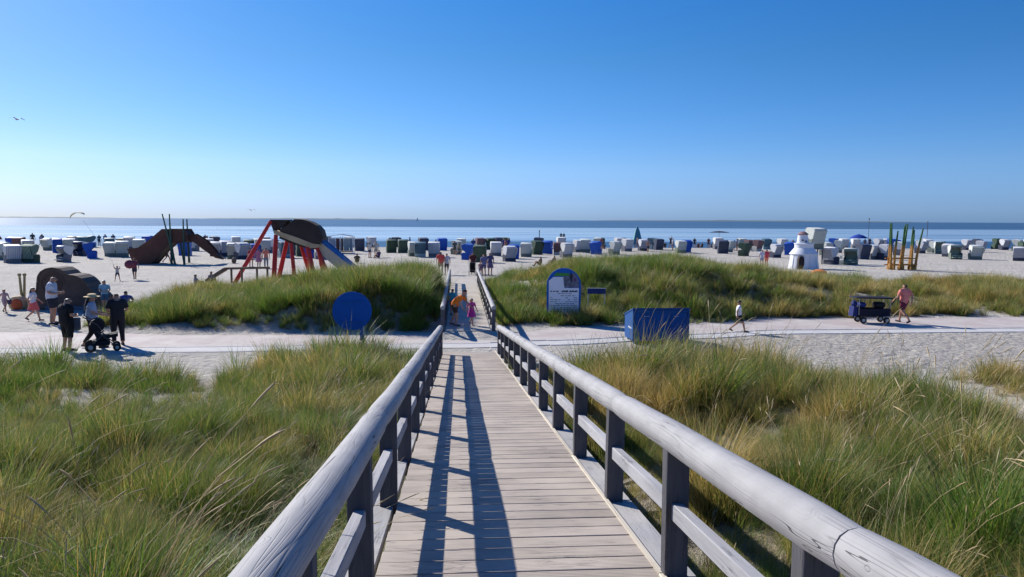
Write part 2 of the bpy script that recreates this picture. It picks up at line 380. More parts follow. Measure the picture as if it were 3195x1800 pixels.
# ------------------------------------------------------------------ terrain
RS = math.tan(R(6.2)); RZ0 = 2.54                 # the ramp falls from the dune to the path
def ramp_z(y): return RZ0 - RS * y
def kerb_y(x): return interp(x, [(-40, 24.4), (-9.5, 24.46), (.3, 24.85), (3, 25.35), (8, 26.5), (12.3, 27.5), (22, 27.7), (45, 27.8)])
def path_far(x): return interp(x, [(-40, 28), (-14, 27.9), (-9, 27.0), (-2, 26.8), (1, 26.6), (4, 28.3), (12, 30.8), (45, 31.3)])
def dune_l(x, y):
    top = interp(x, [(-14.5, 0), (-12.5, .14), (-9, .45), (-5.5, 1.05), (-2.8, 1.42), (-1.4, 1.2), (-.9, .1), (-.6, 0)])
    return top * ss(27.3, 29.2, y + .5 * fn(x, y, .5)) * (1 - ss(36, 44, y)) * (1 + .3 * fn(x, y, .4, 5))
def dune_r(x, y):
    top = interp(x, [(1.4, 0), (1.8, .5), (3, .95), (6.5, 1.7), (11, 1.8), (16, 1.1), (22, .5), (30, .45), (45, .5)])
    toe = interp(x, [(1, 28.6), (8, 29.6), (17, 31.6), (45, 32.6)])
    gap = 1 - .9 * math.exp(-((x - 24.3) / .9) ** 2)
    return top * gap * ss(toe - .2, toe + interp(x, [(2, 7), (9, 6), (18, 3), (45, 3)]), y + .6 * fn(x, y, .35)) * (1 - ss(40, 49, y)) * (1 + .25 * fn(x, y, .3, 9))
def near_h(x, y):
    lat = max(0., max(-.8 - x, x - 1.5))
    base = 1.95 - .105 * y
    base += .25 * ss(1, 5, lat) * (1 - ss(9, 16, lat)) * (1 - ss(12, 20, y)) 
    if x > 1.35: base -= .40 * math.exp(-((x - 1.9) / .55) ** 2) * (1 - ss(12, 20, y))
    if x > 0: base += .45 * math.exp(-((x - 4.5) / 2.4) ** 2 - ((y - 13.5) / 3.5) ** 2)
    else: base += .35 * math.exp(-((x + 3.2) / 2.2) ** 2 - ((y - 17.5) / 3) ** 2)
    if x < 0: base -= .38 * math.exp(-((x + 7.4) / 4) ** 2 - ((y - 14.2) / 2.4) ** 2)
    if x > 7: base -= .35 * math.exp(-((x - 10.6) / 2) ** 2 - ((y - 13.0) / 2.5) ** 2)
    base += .22 * fn(x, y, .3, 2) + .08 * fn(x, y, 1.1, 3)
    if -.95 < x < 1.5: base = min(base, ramp_z(y) - .30)
    e_ = 1.1 * math.exp(-((x + 3) / 1.6) ** 2) if x < 0 else 0
    if x > 1.6: base -= .30 * math.exp(-((x - 3.4) / 1.3) ** 2 - ((y - 10.2) / 1.1) ** 2)
    return max(0., base) * (1 - ss(17 + e_, 22.4 + e_ * .4, y)) + .18 * e_ * ss(19, 21, y) * (1 - ss(22, 23.2, y))
def ht(x, y):
    if y < 22.5: h = near_h(x, y)
    elif y < 50: h = dune_l(x, y) if x < 0 else dune_r(x, y)
    else: h = 0.
    if 25.4 < y < 54 and abs(x - .35) < 1.15: h = max(h, (.165 - .0063 * (y - 26.55)) * ss(25.4, 26.5, y) * (1 - ss(.95, 1.15, abs(x - .35))))
    if y > 30: h += (.10 * fn(x, y, .13, 7) + .05 * fn(x, y, .6, 8)) * ss(30, 40, y) * (1 - ss(112, 122, y))
    if 18 < y < 24 : h += .05 * fn(x, y, .9, 8) * ss(18, 20, y) * (1 - ss(22.8, 23.4, y)) * (1 if abs(x - .35) > 1.3 else 0)
    h -= .55 * ss(108, 134, y) + 1.2 * ss(134, 260, y)
    return h

def axis_pts(segs):
    out = []
    for a, b, st in segs:
        n = max(1, int(round((b - a) / st))); out += [a + (b - a) * i / n for i in range(n)]
    return out + [segs[-1][1]]
def veg_at(x, y):
    """how much marram grows here, 0..1"""
    if y < 22.6:
        if -.80 < x < 1.45: return 0.
        n = fn(x, y, .55, 11) + .5 * fn(x, y, 1.7, 12)
        if x < 0:
            edge = interp(x, [(-24, 21.6), (-10.5, 21.2), (-8.6, 20.0), (-6.4, 19.6), (-4.8, 22.0), (-1.8, 22.3), (-.8, 21.0)])
            d = 1 - ss(edge - .7, edge + .5, y + n * .7)
            # sandy hollow behind the front strip
            hol = 1.15 * math.exp(-((x + 7.4) / 4.2) ** 2 - ((y - 15.8) / 2.3) ** 2)
            d *= 1 - .55 * ss(.25, .7, hol + .45 * n)
        else:
            edge = interp(x, [(1.4, 18.2), (2.6, 20), (5.5, 20.3), (7, 18.8), (9.5, 18.2), (12, 18.9), (26, 18.5)])
            d = 1 - ss(edge - (1.6 if x < 6 else 3.2), edge + .9, y + n * 1.6)
            xc = interp(y, [(10, 9.2), (12.8, 10.2), (15.2, 10.8), (16.5, 11.1), (19, 11.3)])
            if y > 9: d *= 1 - .97 * math.exp(-((x - xc - .45) / 1.25) ** 4)
            if x < 2.6 and y < 12: d *= .65 + .35 * ss(-.1, .25, n)
        return max(0., min(1., d))
    n = fn(x, y, .5, 21) + .5 * fn(x, y, 1.4, 22)
    if 26.4 < y < 47:
        if x < 0:
            y0_ = interp(x, [(-14, 28.6), (-7, 27.9), (-4.4, 27.3), (-3.0, 26.6), (-1, 26.5)])
            m = ss(.0, .05, dune_l(x, y)) * ss(y0_ - .3, y0_ + .4, y + .6 * n)
            return m * ss(-.95, -.45, n + .5 * (y - y0_)) * (1 if x < -.95 else 0)
        toe = interp(x, [(1, 28.4), (8, 29.2), (17, 31.0), (45, 32.0)])
        m = ss(toe - .2, toe + 1.0, y + .7 * n) * (1 - ss(42.5, 46, y + n * 1.5)) * (1 if x > 1.55 else 0)
        m *= 1 - math.exp(-((x - 24.3 - (y - 36) * .12) / .55) ** 4)
        bare = math.exp(-((x - 3.1) / 1.0) ** 2 - ((y - 37) / 2.6) ** 2) + .8 * math.exp(-((x - 12.6) / 1.6) ** 2 - ((y - 35.2) / .5) ** 2) + .9 * math.exp(-((x - 19) / 4.0) ** 2 - ((y - 34.0) / .8) ** 2)
        return max(0., m * (1 - .85 * min(1, bare)))
    return 0.
xs = axis_pts([(-2500, -300, 250), (-300, -60, 24), (-60, -26, 2.2), (-26, 34, .3), (34, 60, 1.6), (60, 320, 26), (320, 2500, 250)])
ys = axis_pts([(-60, -4, 8), (-4, 24, .28), (24, 48, .4), (48, 128, 1.6), (128, 200, 8), (200, 400, 50)])
vs = []; veg = []; deb = []
for y in ys:
    for x in xs:
        vs.append((x, y, ht(x, y))); veg.append(max(veg_at(x, y), .75 * ss(26.9, 27.5, y) * ss(.02, .12, dune_l(x, y)) * (.6 + .5 * fn(x, y, 2.2)) if x < -.9 and 26 < y < 47 else 0) if abs(x) < 60 else 0)  # left dune face: debris brown that also paints in its shade
        deb.append((ss(19, 20.5, y) * (1 - ss(26.0, 27.0, y - (kerb_y(x) - 26.8))) * ss(3, 9, x)) if y < 30 else (.5 * ss(60, 100, y) if y > 60 else .0))
nx = len(xs)
fs = [(j*nx+i, j*nx+i+1, (j+1)*nx+i+1, (j+1)*nx+i) for j in range(len(ys)-1) for i in range(nx-1)]
me = bpy.data.meshes.new('ground'); me.from_pydata(vs, [], fs); me.materials.append(M['sand'])
me.polygons.foreach_set('use_smooth', [True] * len(me.polygons))
for nm, dat in (('veg', veg), ('debris', deb)):
    a_ = me.attributes.new(nm, 'FLOAT', 'POINT'); a_.data.foreach_set('value', dat)
tag(link('ground', me), 'pale dry beach sand rising into dunes', kind='structure')
mb = MB(); mb.add([(-60000, 100, -.32), (60000, 100, -.32), (60000, 60000, -.32), (-60000, 60000, -.32)], [(0, 1, 2, 3)])
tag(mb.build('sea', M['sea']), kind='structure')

def strip(name, y0f, y1f, z, mat, x0=-40, x1=45, st=.5, label=None):
    vs = []; n = int((x1 - x0) / st)
    for i in range(n + 1):
        x = x0 + (x1 - x0) * i / n; vs += [(x, y0f(x), z), (x, y1f(x), z)]
    mb = MB(); mb.add(vs, [(2*i, 2*i+2, 2*i+3, 2*i+1) for i in range(n)])
    return tag(mb.build(name, mat), label, kind='structure')
path = strip('path', lambda x: kerb_y(x) + .05, path_far, .012, M['paver'], label='pinkish paved path crossing behind the near dune')
strip('path_border', lambda x: kerb_y(x) - .85, lambda x: kerb_y(x) - .05, .016, M['concrete'], label='pale concrete band along the path')
ks = MB().box((0, 0, -.008), (.985, .09, .09)).mesh('kerb_stone', M['concrete'], bevel=.008)
border = empty('kerb', None, None)
border['kind'] = 'structure'; border['label'] = 'low concrete kerb stones on both sides of the pale band'
for offy in (0, -.9):
    for i in range(-26, 34):
        x = i + .5
        if offy < 0 and -.75 < x < 1.45: continue
        a = math.atan2(kerb_y(x + .5) - kerb_y(x - .5), 1)
        link('kerb_stone', ks, border, (x, kerb_y(x) + offy, (0 if x > 1 else -.012) - (.012 if offy < 0 else 0)), (0, 0, a))
# low islands far across the mudflats
def island(x0, x1, y, h, label):
    n = 40; vs = []
    for i in range(n + 1):
        t_ = i / n; x = lerp(x0, x1, t_); hh = h * math.sin(math.pi * t_) ** .5 * (.55 + .6 * abs(fn(i * .23, y, 1)) + .2 * fn(i * .9, y, 1))
        vs += [(x, y, -1), (x, y + 150, hh - .3), (x, y + 700, -1)]
    mb = MB(); mb.add(vs, [(3*i+k, 3*i+3+k, 3*i+4+k, 3*i+1+k) for i in range(n) for k in (0, 1)])
    return tag(mb.build('island', plain('hazy_island', (.13, .17, .19), .9)), label, kind='structure')  # bluish base colour paints in the distance haze
island(-4200, -500, 12500, 26, 'long low island on the horizon at left')
island(2200, 8200, 12500, 32, 'long low island on the horizon at right')
island(-8200, -5200, 12000, 26, 'faint low island on the horizon at far left')
# ------------------------------------------------------------------ boardwalks and railings
def log_mesh(L, r, seed, n=16, seg=14):
    rnd = random.Random(seed); pts = []; vs = []; fs = []
    for i in range(seg + 1):
        y = L * i / seg; e = 1 - .10 * (abs(2*i/seg - 1) ** 14)
        for k in range(n):
            a = 2 * math.pi * k / n
            q = 1 + .035 * noise.noise(Vector((math.cos(a) * .8 + seed * 7, y * 1.1, math.sin(a) * .8))) + .02 * noise.noise(Vector((math.cos(a) * 2 + seed, y * 5, math.sin(a) * 2)))
            zz = math.sin(a) * r * q * e
            if zz < -.72 * r: zz = -.72 * r          # flat underside where it sits on the posts
            vs.append((math.cos(a) * r * q * e + .004 * math.sin(y * 2 + seed), y, zz))
    for i in range(seg):
        for k in range(n): k2 = (k + 1) % n; fs.append((i*n+k, i*n+k2, (i+1)*n+k2, (i+1)*n+k))
    fs += [tuple(range(n)), tuple(seg * n + k for k in reversed(range(n)))]
    return MB().add(vs, fs).mesh('rail', M['rail'])
def railing(name, label, base, slope, x, y0, n_bays, bay, h, r, group, near=True, first=0.0):
    """posts from y0 on; local y runs along the deck"""
    root = empty(name, label, 'railing', base, 0, group); root.rotation_euler = (-slope, 0, 0)
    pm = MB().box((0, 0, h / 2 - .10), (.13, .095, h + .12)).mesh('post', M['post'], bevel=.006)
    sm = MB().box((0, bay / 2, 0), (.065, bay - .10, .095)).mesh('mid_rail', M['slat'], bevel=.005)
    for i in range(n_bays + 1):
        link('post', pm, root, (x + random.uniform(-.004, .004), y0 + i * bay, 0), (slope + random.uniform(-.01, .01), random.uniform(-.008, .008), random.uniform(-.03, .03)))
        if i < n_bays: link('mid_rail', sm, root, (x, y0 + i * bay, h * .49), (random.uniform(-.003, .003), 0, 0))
    L = 2 * bay; k = 0; y = y0 - first
    end = y0 + n_bays * bay + .12
    lm = [log_mesh(L - .004, r, s_ + (3 if x < 0 else 9)) for s_ in range(4)]
    while y < end - .05:
        if y + L > end: me_ = log_mesh(end - y, r, 40 + k)
        else: me_ = lm[k % 4]
        link('rail', me_, root, (x, y, h), (0, 0, 0)); y += L; k += 1
    return root
def deck(name, label, base, slope, x0, x1, y0, y1, pitch, mat, seed, side=True):
    root = empty(name, label, 'boardwalk', base, 0); root.rotation_euler = (-slope, 0, 0)
    rnd = random.Random(seed); w = x1 - x0; me_ = []
    for q in range(3):
        b = MB(); m = 10; prof = []
        b.box((0, 0, -.02), (w, pitch - .012, .04)); me_.append(b.mesh('plank', mat, bevel=.0035))
    n = int((y1 - y0) / pitch)
    for i in range(n):
        link('plank', me_[i % 3], root, ((x0 + x1) / 2 + rnd.uniform(-.006, .006), y0 + (i + .5) * pitch, rnd.uniform(-.0012, .0012)),
             (rnd.uniform(-.002, .002), rnd.uniform(-.001, .001), rnd.uniform(-.0018, .0018)))
    return root
slope = math.atan(RS)
ramp = deck('ramp', 'weathered plank ramp running down from the dune to the path', (0, 0, RZ0), slope, -.47, 1.145, -1.2, 23.45, .2075, M['plank'], 3)
bay = 1.66
sb = MB().box((0, bay / 2, -.05), (.185, bay - .012, .07)).mesh('side_board', M['side'], bevel=.004)
for i in range(-2, 14):
    y = 2.42 + bay * i
    if y > 22: break
    for x in (-.59, 1.262): link('side_board', sb, ramp, (x, y, random.uniform(-.004, .004)), (0, 0, random.uniform(-.004, .004)))
eb = MB().box((0, bay, -.018), (.035, 2 * bay - .01, .045)).mesh('edge_strip', M['edge'], bevel=.004)
for i in range(-1, 7): link('edge_strip', eb, ramp, (1.150, .76 + i * 2 * bay, .006), (0, 0, random.uniform(-.002, .002)))
bm_ = MB().box((0, 0, -.16), (.12, 24.6, .15)).mesh('beam', M['side'])
for x in (-.3, .35, 1.0): link('beam', bm_, ramp, (x, 11.1, 0))
GR = 'round log railings along the boardwalk'
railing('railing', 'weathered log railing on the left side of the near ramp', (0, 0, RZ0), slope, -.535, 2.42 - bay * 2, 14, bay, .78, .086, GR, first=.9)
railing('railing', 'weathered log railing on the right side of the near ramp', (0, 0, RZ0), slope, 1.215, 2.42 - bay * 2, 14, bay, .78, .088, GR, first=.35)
s2 = math.atan(.0063)
walk = deck('level_boardwalk', 'sand strewn boardwalk beyond the path leading to the beach', (0, 26.55, .20), s2, -.45, 1.13, 0, 27.2, .2075, M['plank2'], 5)
for x in (-.3, 1.0): MB().box((x, 13.6, -.14), (.12, 27.1, .18)).build('beam', M['side'], walk)
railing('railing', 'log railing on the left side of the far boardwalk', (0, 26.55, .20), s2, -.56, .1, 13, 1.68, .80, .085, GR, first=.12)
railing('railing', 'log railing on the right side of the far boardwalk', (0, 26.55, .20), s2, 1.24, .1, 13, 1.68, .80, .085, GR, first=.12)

# ------------------------------------------------------------------ marram grass
protos = bpy.data.collections.new('grass_tuft_shapes')      # not linked to the scene: only scattered
def tuft(name, nb, rad, lmin, lmax, width, bend, segs, seed, seeds=0, mat='grass', spread=.5, flat=0.0):
    rnd = random.Random(seed); vs = []; fs = []; col = []; mi = []
    def blade(px, py, L, w, az, lean, bnd, dry, rv, n=segs):
        d = Vector((math.cos(az), math.sin(az), 0)); side = Vector((-math.sin(az + rnd.uniform(-1.2, 1.2)), math.cos(az + rnd.uniform(-.6, .6)), 0)).normalized()
        o = len(vs); p = Vector((px, py, -.03)); ang = lean
        for i in range(n + 1):
            t_ = i / n; ww = w * (1 - t_ ** 1.6) * .5 + .0004
            if i == n: vs.append(tuple(p)); col.append((rv, t_, dry, 1))
            else:
                vs.append(tuple(p - side * ww)); vs.append(tuple(p + side * ww)); col.append((rv, t_, dry, 1)); col.append((rv, t_, dry, 1))
            ang += bnd / n * (.4 + 1.2 * t_); p = p + (d * math.sin(ang) + Vector((0, 0, math.cos(ang)))) * (L / n)
        for i in range(n - 1): fs.append((o+2*i, o+2*i+1, o+2*i+3, o+2*i+2)); mi.append(0)
        fs.append((o+2*n-2, o+2*n-1, o+2*n)); mi.append(0)
        return p, d
    for _ in range(nb):
        a = rnd.uniform(0, 6.283); r = rad * rnd.random() ** .6
        az = a + rnd.gauss(0, .7); L = rnd.uniform(lmin, lmax)
        # the wind pushes the blades towards +x
        dx = math.cos(az) + .34; dy = math.sin(az); az = math.atan2(dy, dx)
        blade(r * math.cos(a), r * math.sin(a), L, width * rnd.uniform(.7, 1.3), az, abs(rnd.gauss(.12, .14)) + flat + spread * r / rad * .4, bend * rnd.uniform(.3, 1.7), min(1, max(0, rnd.gauss(.30, .20))), rnd.random())
    for _ in range(seeds):
        a = rnd.uniform(0, 6.283); r = rad * rnd.random(); L = lmax * rnd.uniform(1.0, 1.3); az = rnd.gauss(.2, 1.0)
        n = 6; d = Vector((math.cos(az), math.sin(az), 0)); p = Vector((r * math.cos(a), r * math.sin(a), -.02)); ang = rnd.uniform(.05, .25); pts = []
        b = rnd.uniform(.5, 1.7)
        for i in range(n + 1):
            pts.append(p.copy()); ang += b / n * (.3 + 1.4 * i / n); p = p + (d * math.sin(ang) + Vector((0, 0, math.cos(ang)))) * (L / n)
        tb = MB(); tb.tube(pts, [.0016] * (n + 1), 3, False)
        hd = (pts[-1] - pts[-2]).normalized(); hp = [pts[-1] + hd * (.14 * q / 4) + Vector((0, 0, -.012 * q * q / 16)) for q in range(5)]
        tb.tube(hp, [.0022, .0042, .0048, .004, .001], 4, False)
        o = len(vs); vs.extend(tb.v); fs.extend([tuple(i + o for i in f) for f in tb.f]); mi.extend([1] * len(tb.f)); col.extend([(.5, .5, .9, 1)] * len(tb.v))
    me_ = bpy.data.meshes.new(name); me_.from_pydata(vs, [], fs); me_.materials.append(M[mat]); me_.materials.append(M['seed'])
    me_.polygons.foreach_set('material_index', mi); me_.polygons.foreach_set('use_smooth', [True] * len(fs))
    ca = me_.color_attributes.new('bl', 'FLOAT_COLOR', 'POINT'); ca.data.foreach_set('color', [v for c in col for v in c])
    o = bpy.data.objects.new(name, me_); protos.objects.link(o); return o
# names sort in this order; the index picks the shape
for k in range(4): tuft('a_tuft_%d' % k, 130, .16, .34, .74, .0046, .62, 5, 10 + k, spread=.4)
for k in range(2): tuft('b_tuft_%d' % k, 90, .16, .42, .82, .0048, .95, 5, 20 + k, seeds=3, spread=.4)
for k in range(2): tuft('c_tuft_%d' % k, 100, .20, .42, .85, .0052, 2.1, 6, 30 + k, flat=.5, seeds=1)
for k in range(3): tuft('d_tuft_%d' % k, 80, .20, .42, .88, .011, .6, 3, 40 + k)
for k in range(2): tuft('e_tuft_%d' % k, 110, .26, .16, .34, .006, 1.2, 3, 50 + k)
NA, NB, NC, ND, NE = (0, 4), (4, 6), (6, 8), (8, 11), (11, 13)
gt = bpy.data.node_groups.new('scatter_grass', 'GeometryNodeTree')
gt.interface.new_socket('Geometry', in_out='INPUT', socket_type='NodeSocketGeometry'); gt.interface.new_socket('Geometry', in_out='OUTPUT', socket_type='NodeSocketGeometry')
gi = gt.nodes.new('NodeGroupInput'); go = gt.nodes.new('NodeGroupOutput'); ip = gt.nodes.new('GeometryNodeInstanceOnPoints')
ci = gt.nodes.new('GeometryNodeCollectionInfo'); ci.inputs['Collection'].default_value = protos
ci.inputs['Separate Children'].default_value = True; ci.inputs['Reset Children'].default_value = True
ip.inputs['Pick Instance'].default_value = True
def na(nm, ty):
    n_ = gt.nodes.new('GeometryNodeInputNamedAttribute'); n_.data_type = ty; n_.inputs['Name'].default_value = nm; return n_.outputs['Attribute']
gt.links.new(gi.outputs[0], ip.inputs['Points']); gt.links.new(ci.outputs[0], ip.inputs['Instance'])
gt.links.new(na('pick', 'INT'), ip.inputs['Instance Index']); gt.links.new(na('rot', 'FLOAT_VECTOR'), ip.inputs['Rotation']); gt.links.new(na('scl', 'FLOAT_VECTOR'), ip.inputs['Scale'])
gt.links.new(ip.outputs[0], go.inputs[0])
_cells = {}
def cell(x, y, s, salt):
    """distance to the nearest tussock centre (in cells), and two numbers of its own"""
    gx, gy = math.floor(x / s), math.floor(y / s); best = None
    for i in (-1, 0, 1):
        for j in (-1, 0, 1):
            k = (gx + i, gy + j, salt)
            if k not in _cells:
                r_ = random.Random(hash(k)); _cells[k] = ((k[0] + r_.uniform(.1, .9)) * s, (k[1] + r_.uniform(.1, .9)) * s, r_.random(), r_.random())
            c = _cells[k]; d = math.hypot(x - c[0], y - c[1]) / s
            if best is None or d < best[0]: best = (d, c[2], c[3], math.atan2(y - c[1], x - c[0]))
    return best
def scatter(name, label, x0, x1, y0, y1, dens, choose, seed, size=lambda x, y: 1.0, tintf=None, cs=1.0, gap=.85, hv=.42):
    rnd = random.Random(seed); P = []; rot = []; scl = []; pk = []; ti = []
    N = int((x1 - x0) * (y1 - y0) * 40)
    for _ in range(N):
        x = rnd.uniform(x0, x1); y = rnd.uniform(y0, y1)
        if abs(x) > 1.6 + (abs(y) + .0) * .86 + 1.0: continue         # far outside any view from the ramp
        cd, c1, c2, ca = cell(x, y, cs, seed)
        if rnd.random() * 40 > dens(x, y) * (1.40 - gap * ss(.25, .65, cd)): continue
        v = veg_at(x, y)
        if rnd.random() > v: continue
        h = ht(x, y); s_ = size(x, y) * rnd.uniform(.8, 1.2) * (.62 + .38 * v) * (.80 + hv * c1 ** 1.3) * (1.12 - hv * ss(.15, .62, cd))
        P.append((x, y, h)); scl.append((s_ * rnd.uniform(.9, 1.1), s_ * rnd.uniform(.9, 1.1), s_ * rnd.uniform(.85, 1.1)))
        ln = .34 * min(1, cd * 1.6); rot.append((rnd.gauss(0, .08) - math.sin(ca) * ln, rnd.gauss(0, .08) + math.cos(ca) * ln, rnd.gauss(0, .9)))
        a, b = choose(x, y, rnd); pk.append(rnd.randrange(a, b))
        ti.append(min(1, max(0, (tintf(x, y) if tintf else .5) + .34 * (c2 - .5) + rnd.gauss(0, .07))))
    me_ = bpy.data.meshes.new(name); me_.from_pydata(P, [], [])
    for nm, ty, dat in (('rot', 'FLOAT_VECTOR', rot), ('scl', 'FLOAT_VECTOR', scl)):
        a_ = me_.attributes.new(nm, ty, 'POINT'); a_.data.foreach_set('vector', [q for r_ in dat for q in r_])
    a_ = me_.attributes.new('pick', 'INT', 'POINT'); a_.data.foreach_set('value', pk)
    a_ = me_.attributes.new('tint', 'FLOAT', 'POINT'); a_.data.foreach_set('value', ti)
    o = link(name, me_); md = o.modifiers.new('scatter', 'NODES'); md.node_group = gt
    tag(o, label, 'grass', kind='stuff'); print(name, len(P)); return o
def tint_near(x, y):
    t_ = .47 + .38 * fn(x, y, .42, 31) + .22 * fn(x, y, 1.1, 32)
    if x < 0: t_ += .13 * math.exp(-((x + 4) / 3) ** 2 - ((y - 18.5) / 2.5) ** 2) - .10 * math.exp(-((x + 9.5) / 4) ** 2 - ((y - 19) / 1.8) ** 2)
    else: t_ += .12 + .16 * ss(11, 16, y) - .24 * math.exp(-((x - 4.2) / 1.5) ** 2 - ((y - 6) / 2) ** 2) + .12 * math.exp(-((x - 3.2) / 1) ** 2 - ((y - 8.6) / 1) ** 2)
    return t_
def pick_near(x, y, r):
    q = r.random(); d = math.hypot(x, y)
    side = max(-.8 - x, x - 1.5)
    if side < 1.3 and x < 0 and q < .6 and y < 13: return NC
    if x > 0 and q < .25 and x > 3: return NC
    if q < .66: return NA if d < 15 else (ND if r.random() < .5 else NA)
    if q < .76: return NB if d < 13 else ND
    return NE if d < 15 else ND
def size_near(x, y):
    s_ = .90 + .26 * fn(x, y, .4, 41) + .42 * fn(x, y, 1.25, 42)
    if x > 0: s_ += .50 * math.exp(-((x - 4.4) / 1.9) ** 2 - ((y - 13.2) / 2.2) ** 2) - .5 * math.exp(-((x - 3.5) / 1.3) ** 2 - ((y - 10.0) / 1.1) ** 2)
    if x < 0: s_ += .15 * math.exp(-((x + 3) / 2.) ** 2 - ((y - 18) / 3) ** 2) + .22 * math.exp(-((x + 3.3) / .9) ** 2 - ((y - 20.9) / .9) ** 2)
    if x > 0 and x < 2.6 and y < 11: s_ *= .68
    if x < -2.5: s_ *= 1 - .48 * math.exp(-((x + 8.5) / 5) ** 2 - ((y - 12.0) / 2.8) ** 2) - .0 + .22 * math.exp(-((x + 12) / 4) ** 2 - ((y - 20) / 1.6) ** 2)
    if x > 6: s_ *= 1 - .66 * math.exp(-((x - 9.6) / 2.0) ** 2 - ((y - 13.2) / 2.6) ** 2) - .32 * ss(6.2, 8, x) * ss(15, 17.5, y) * (1 - ss(11.2, 12, x))
    return max(.34, s_)
def dn(x, y):
    d_ = interp(y, [(2, 36), (9, 28), (16, 18), (22, 13)])
    if x < -3.5 and y > 16.5: d_ *= .6
    if x > 8 and 10.5 < y < 16: d_ *= .5
    return d_ * (.55 + .9 * ss(-.35, .2, fn(x, y, .8, 71)))
scatter('dune_grass', 'green and straw coloured marram grass left of the near ramp', -19, -.8, -1.5, 22.6, dn, pick_near, 1, size_near, tint_near, .85)
scatter('dune_grass', 'tall yellowish marram grass right of the near ramp', 1.45, 23, -1.5, 22.0, dn, pick_near, 2, size_near, tint_near, .95)
def tint_far(x, y):
    if x < 0: return .40 + .34 * fn(x, y, .35, 51) + .22 * fn(x, y, 1.1, 53) + .10 * ss(31, 38, y)
    return .39 + .32 * fn(x, y, .3, 52) + .22 * fn(x, y, 1.0, 54) + .30 * ss(9, 18, x) + .05 * ss(36, 44, y)
size_far = lambda x, y: (.62 if x < 0 and y < 28.8 else 1) * (1.04 + .35 * fn(x, y, .4, 61) + .45 * fn(x, y, 1.1, 62)) * (1.08 if x < 0 else .92)
scatter('dune_grass', 'dense dark green marram grass on the dune left of the far boardwalk', -14.5, -.9, 26.4, 47, lambda x, y: 17, lambda x, y, r: ND if r.random() < .8 else NA, 3, size_far, tint_far, 1.5, .5, .30)
scatter('dune_grass', 'green to golden marram grass on the wide dune right of the far boardwalk', 1.4, 42, 28.8, 47, lambda x, y: 11, lambda x, y, r: ND if r.random() < .8 else NA, 4, size_far, tint_far, 1.35, .5, .30)
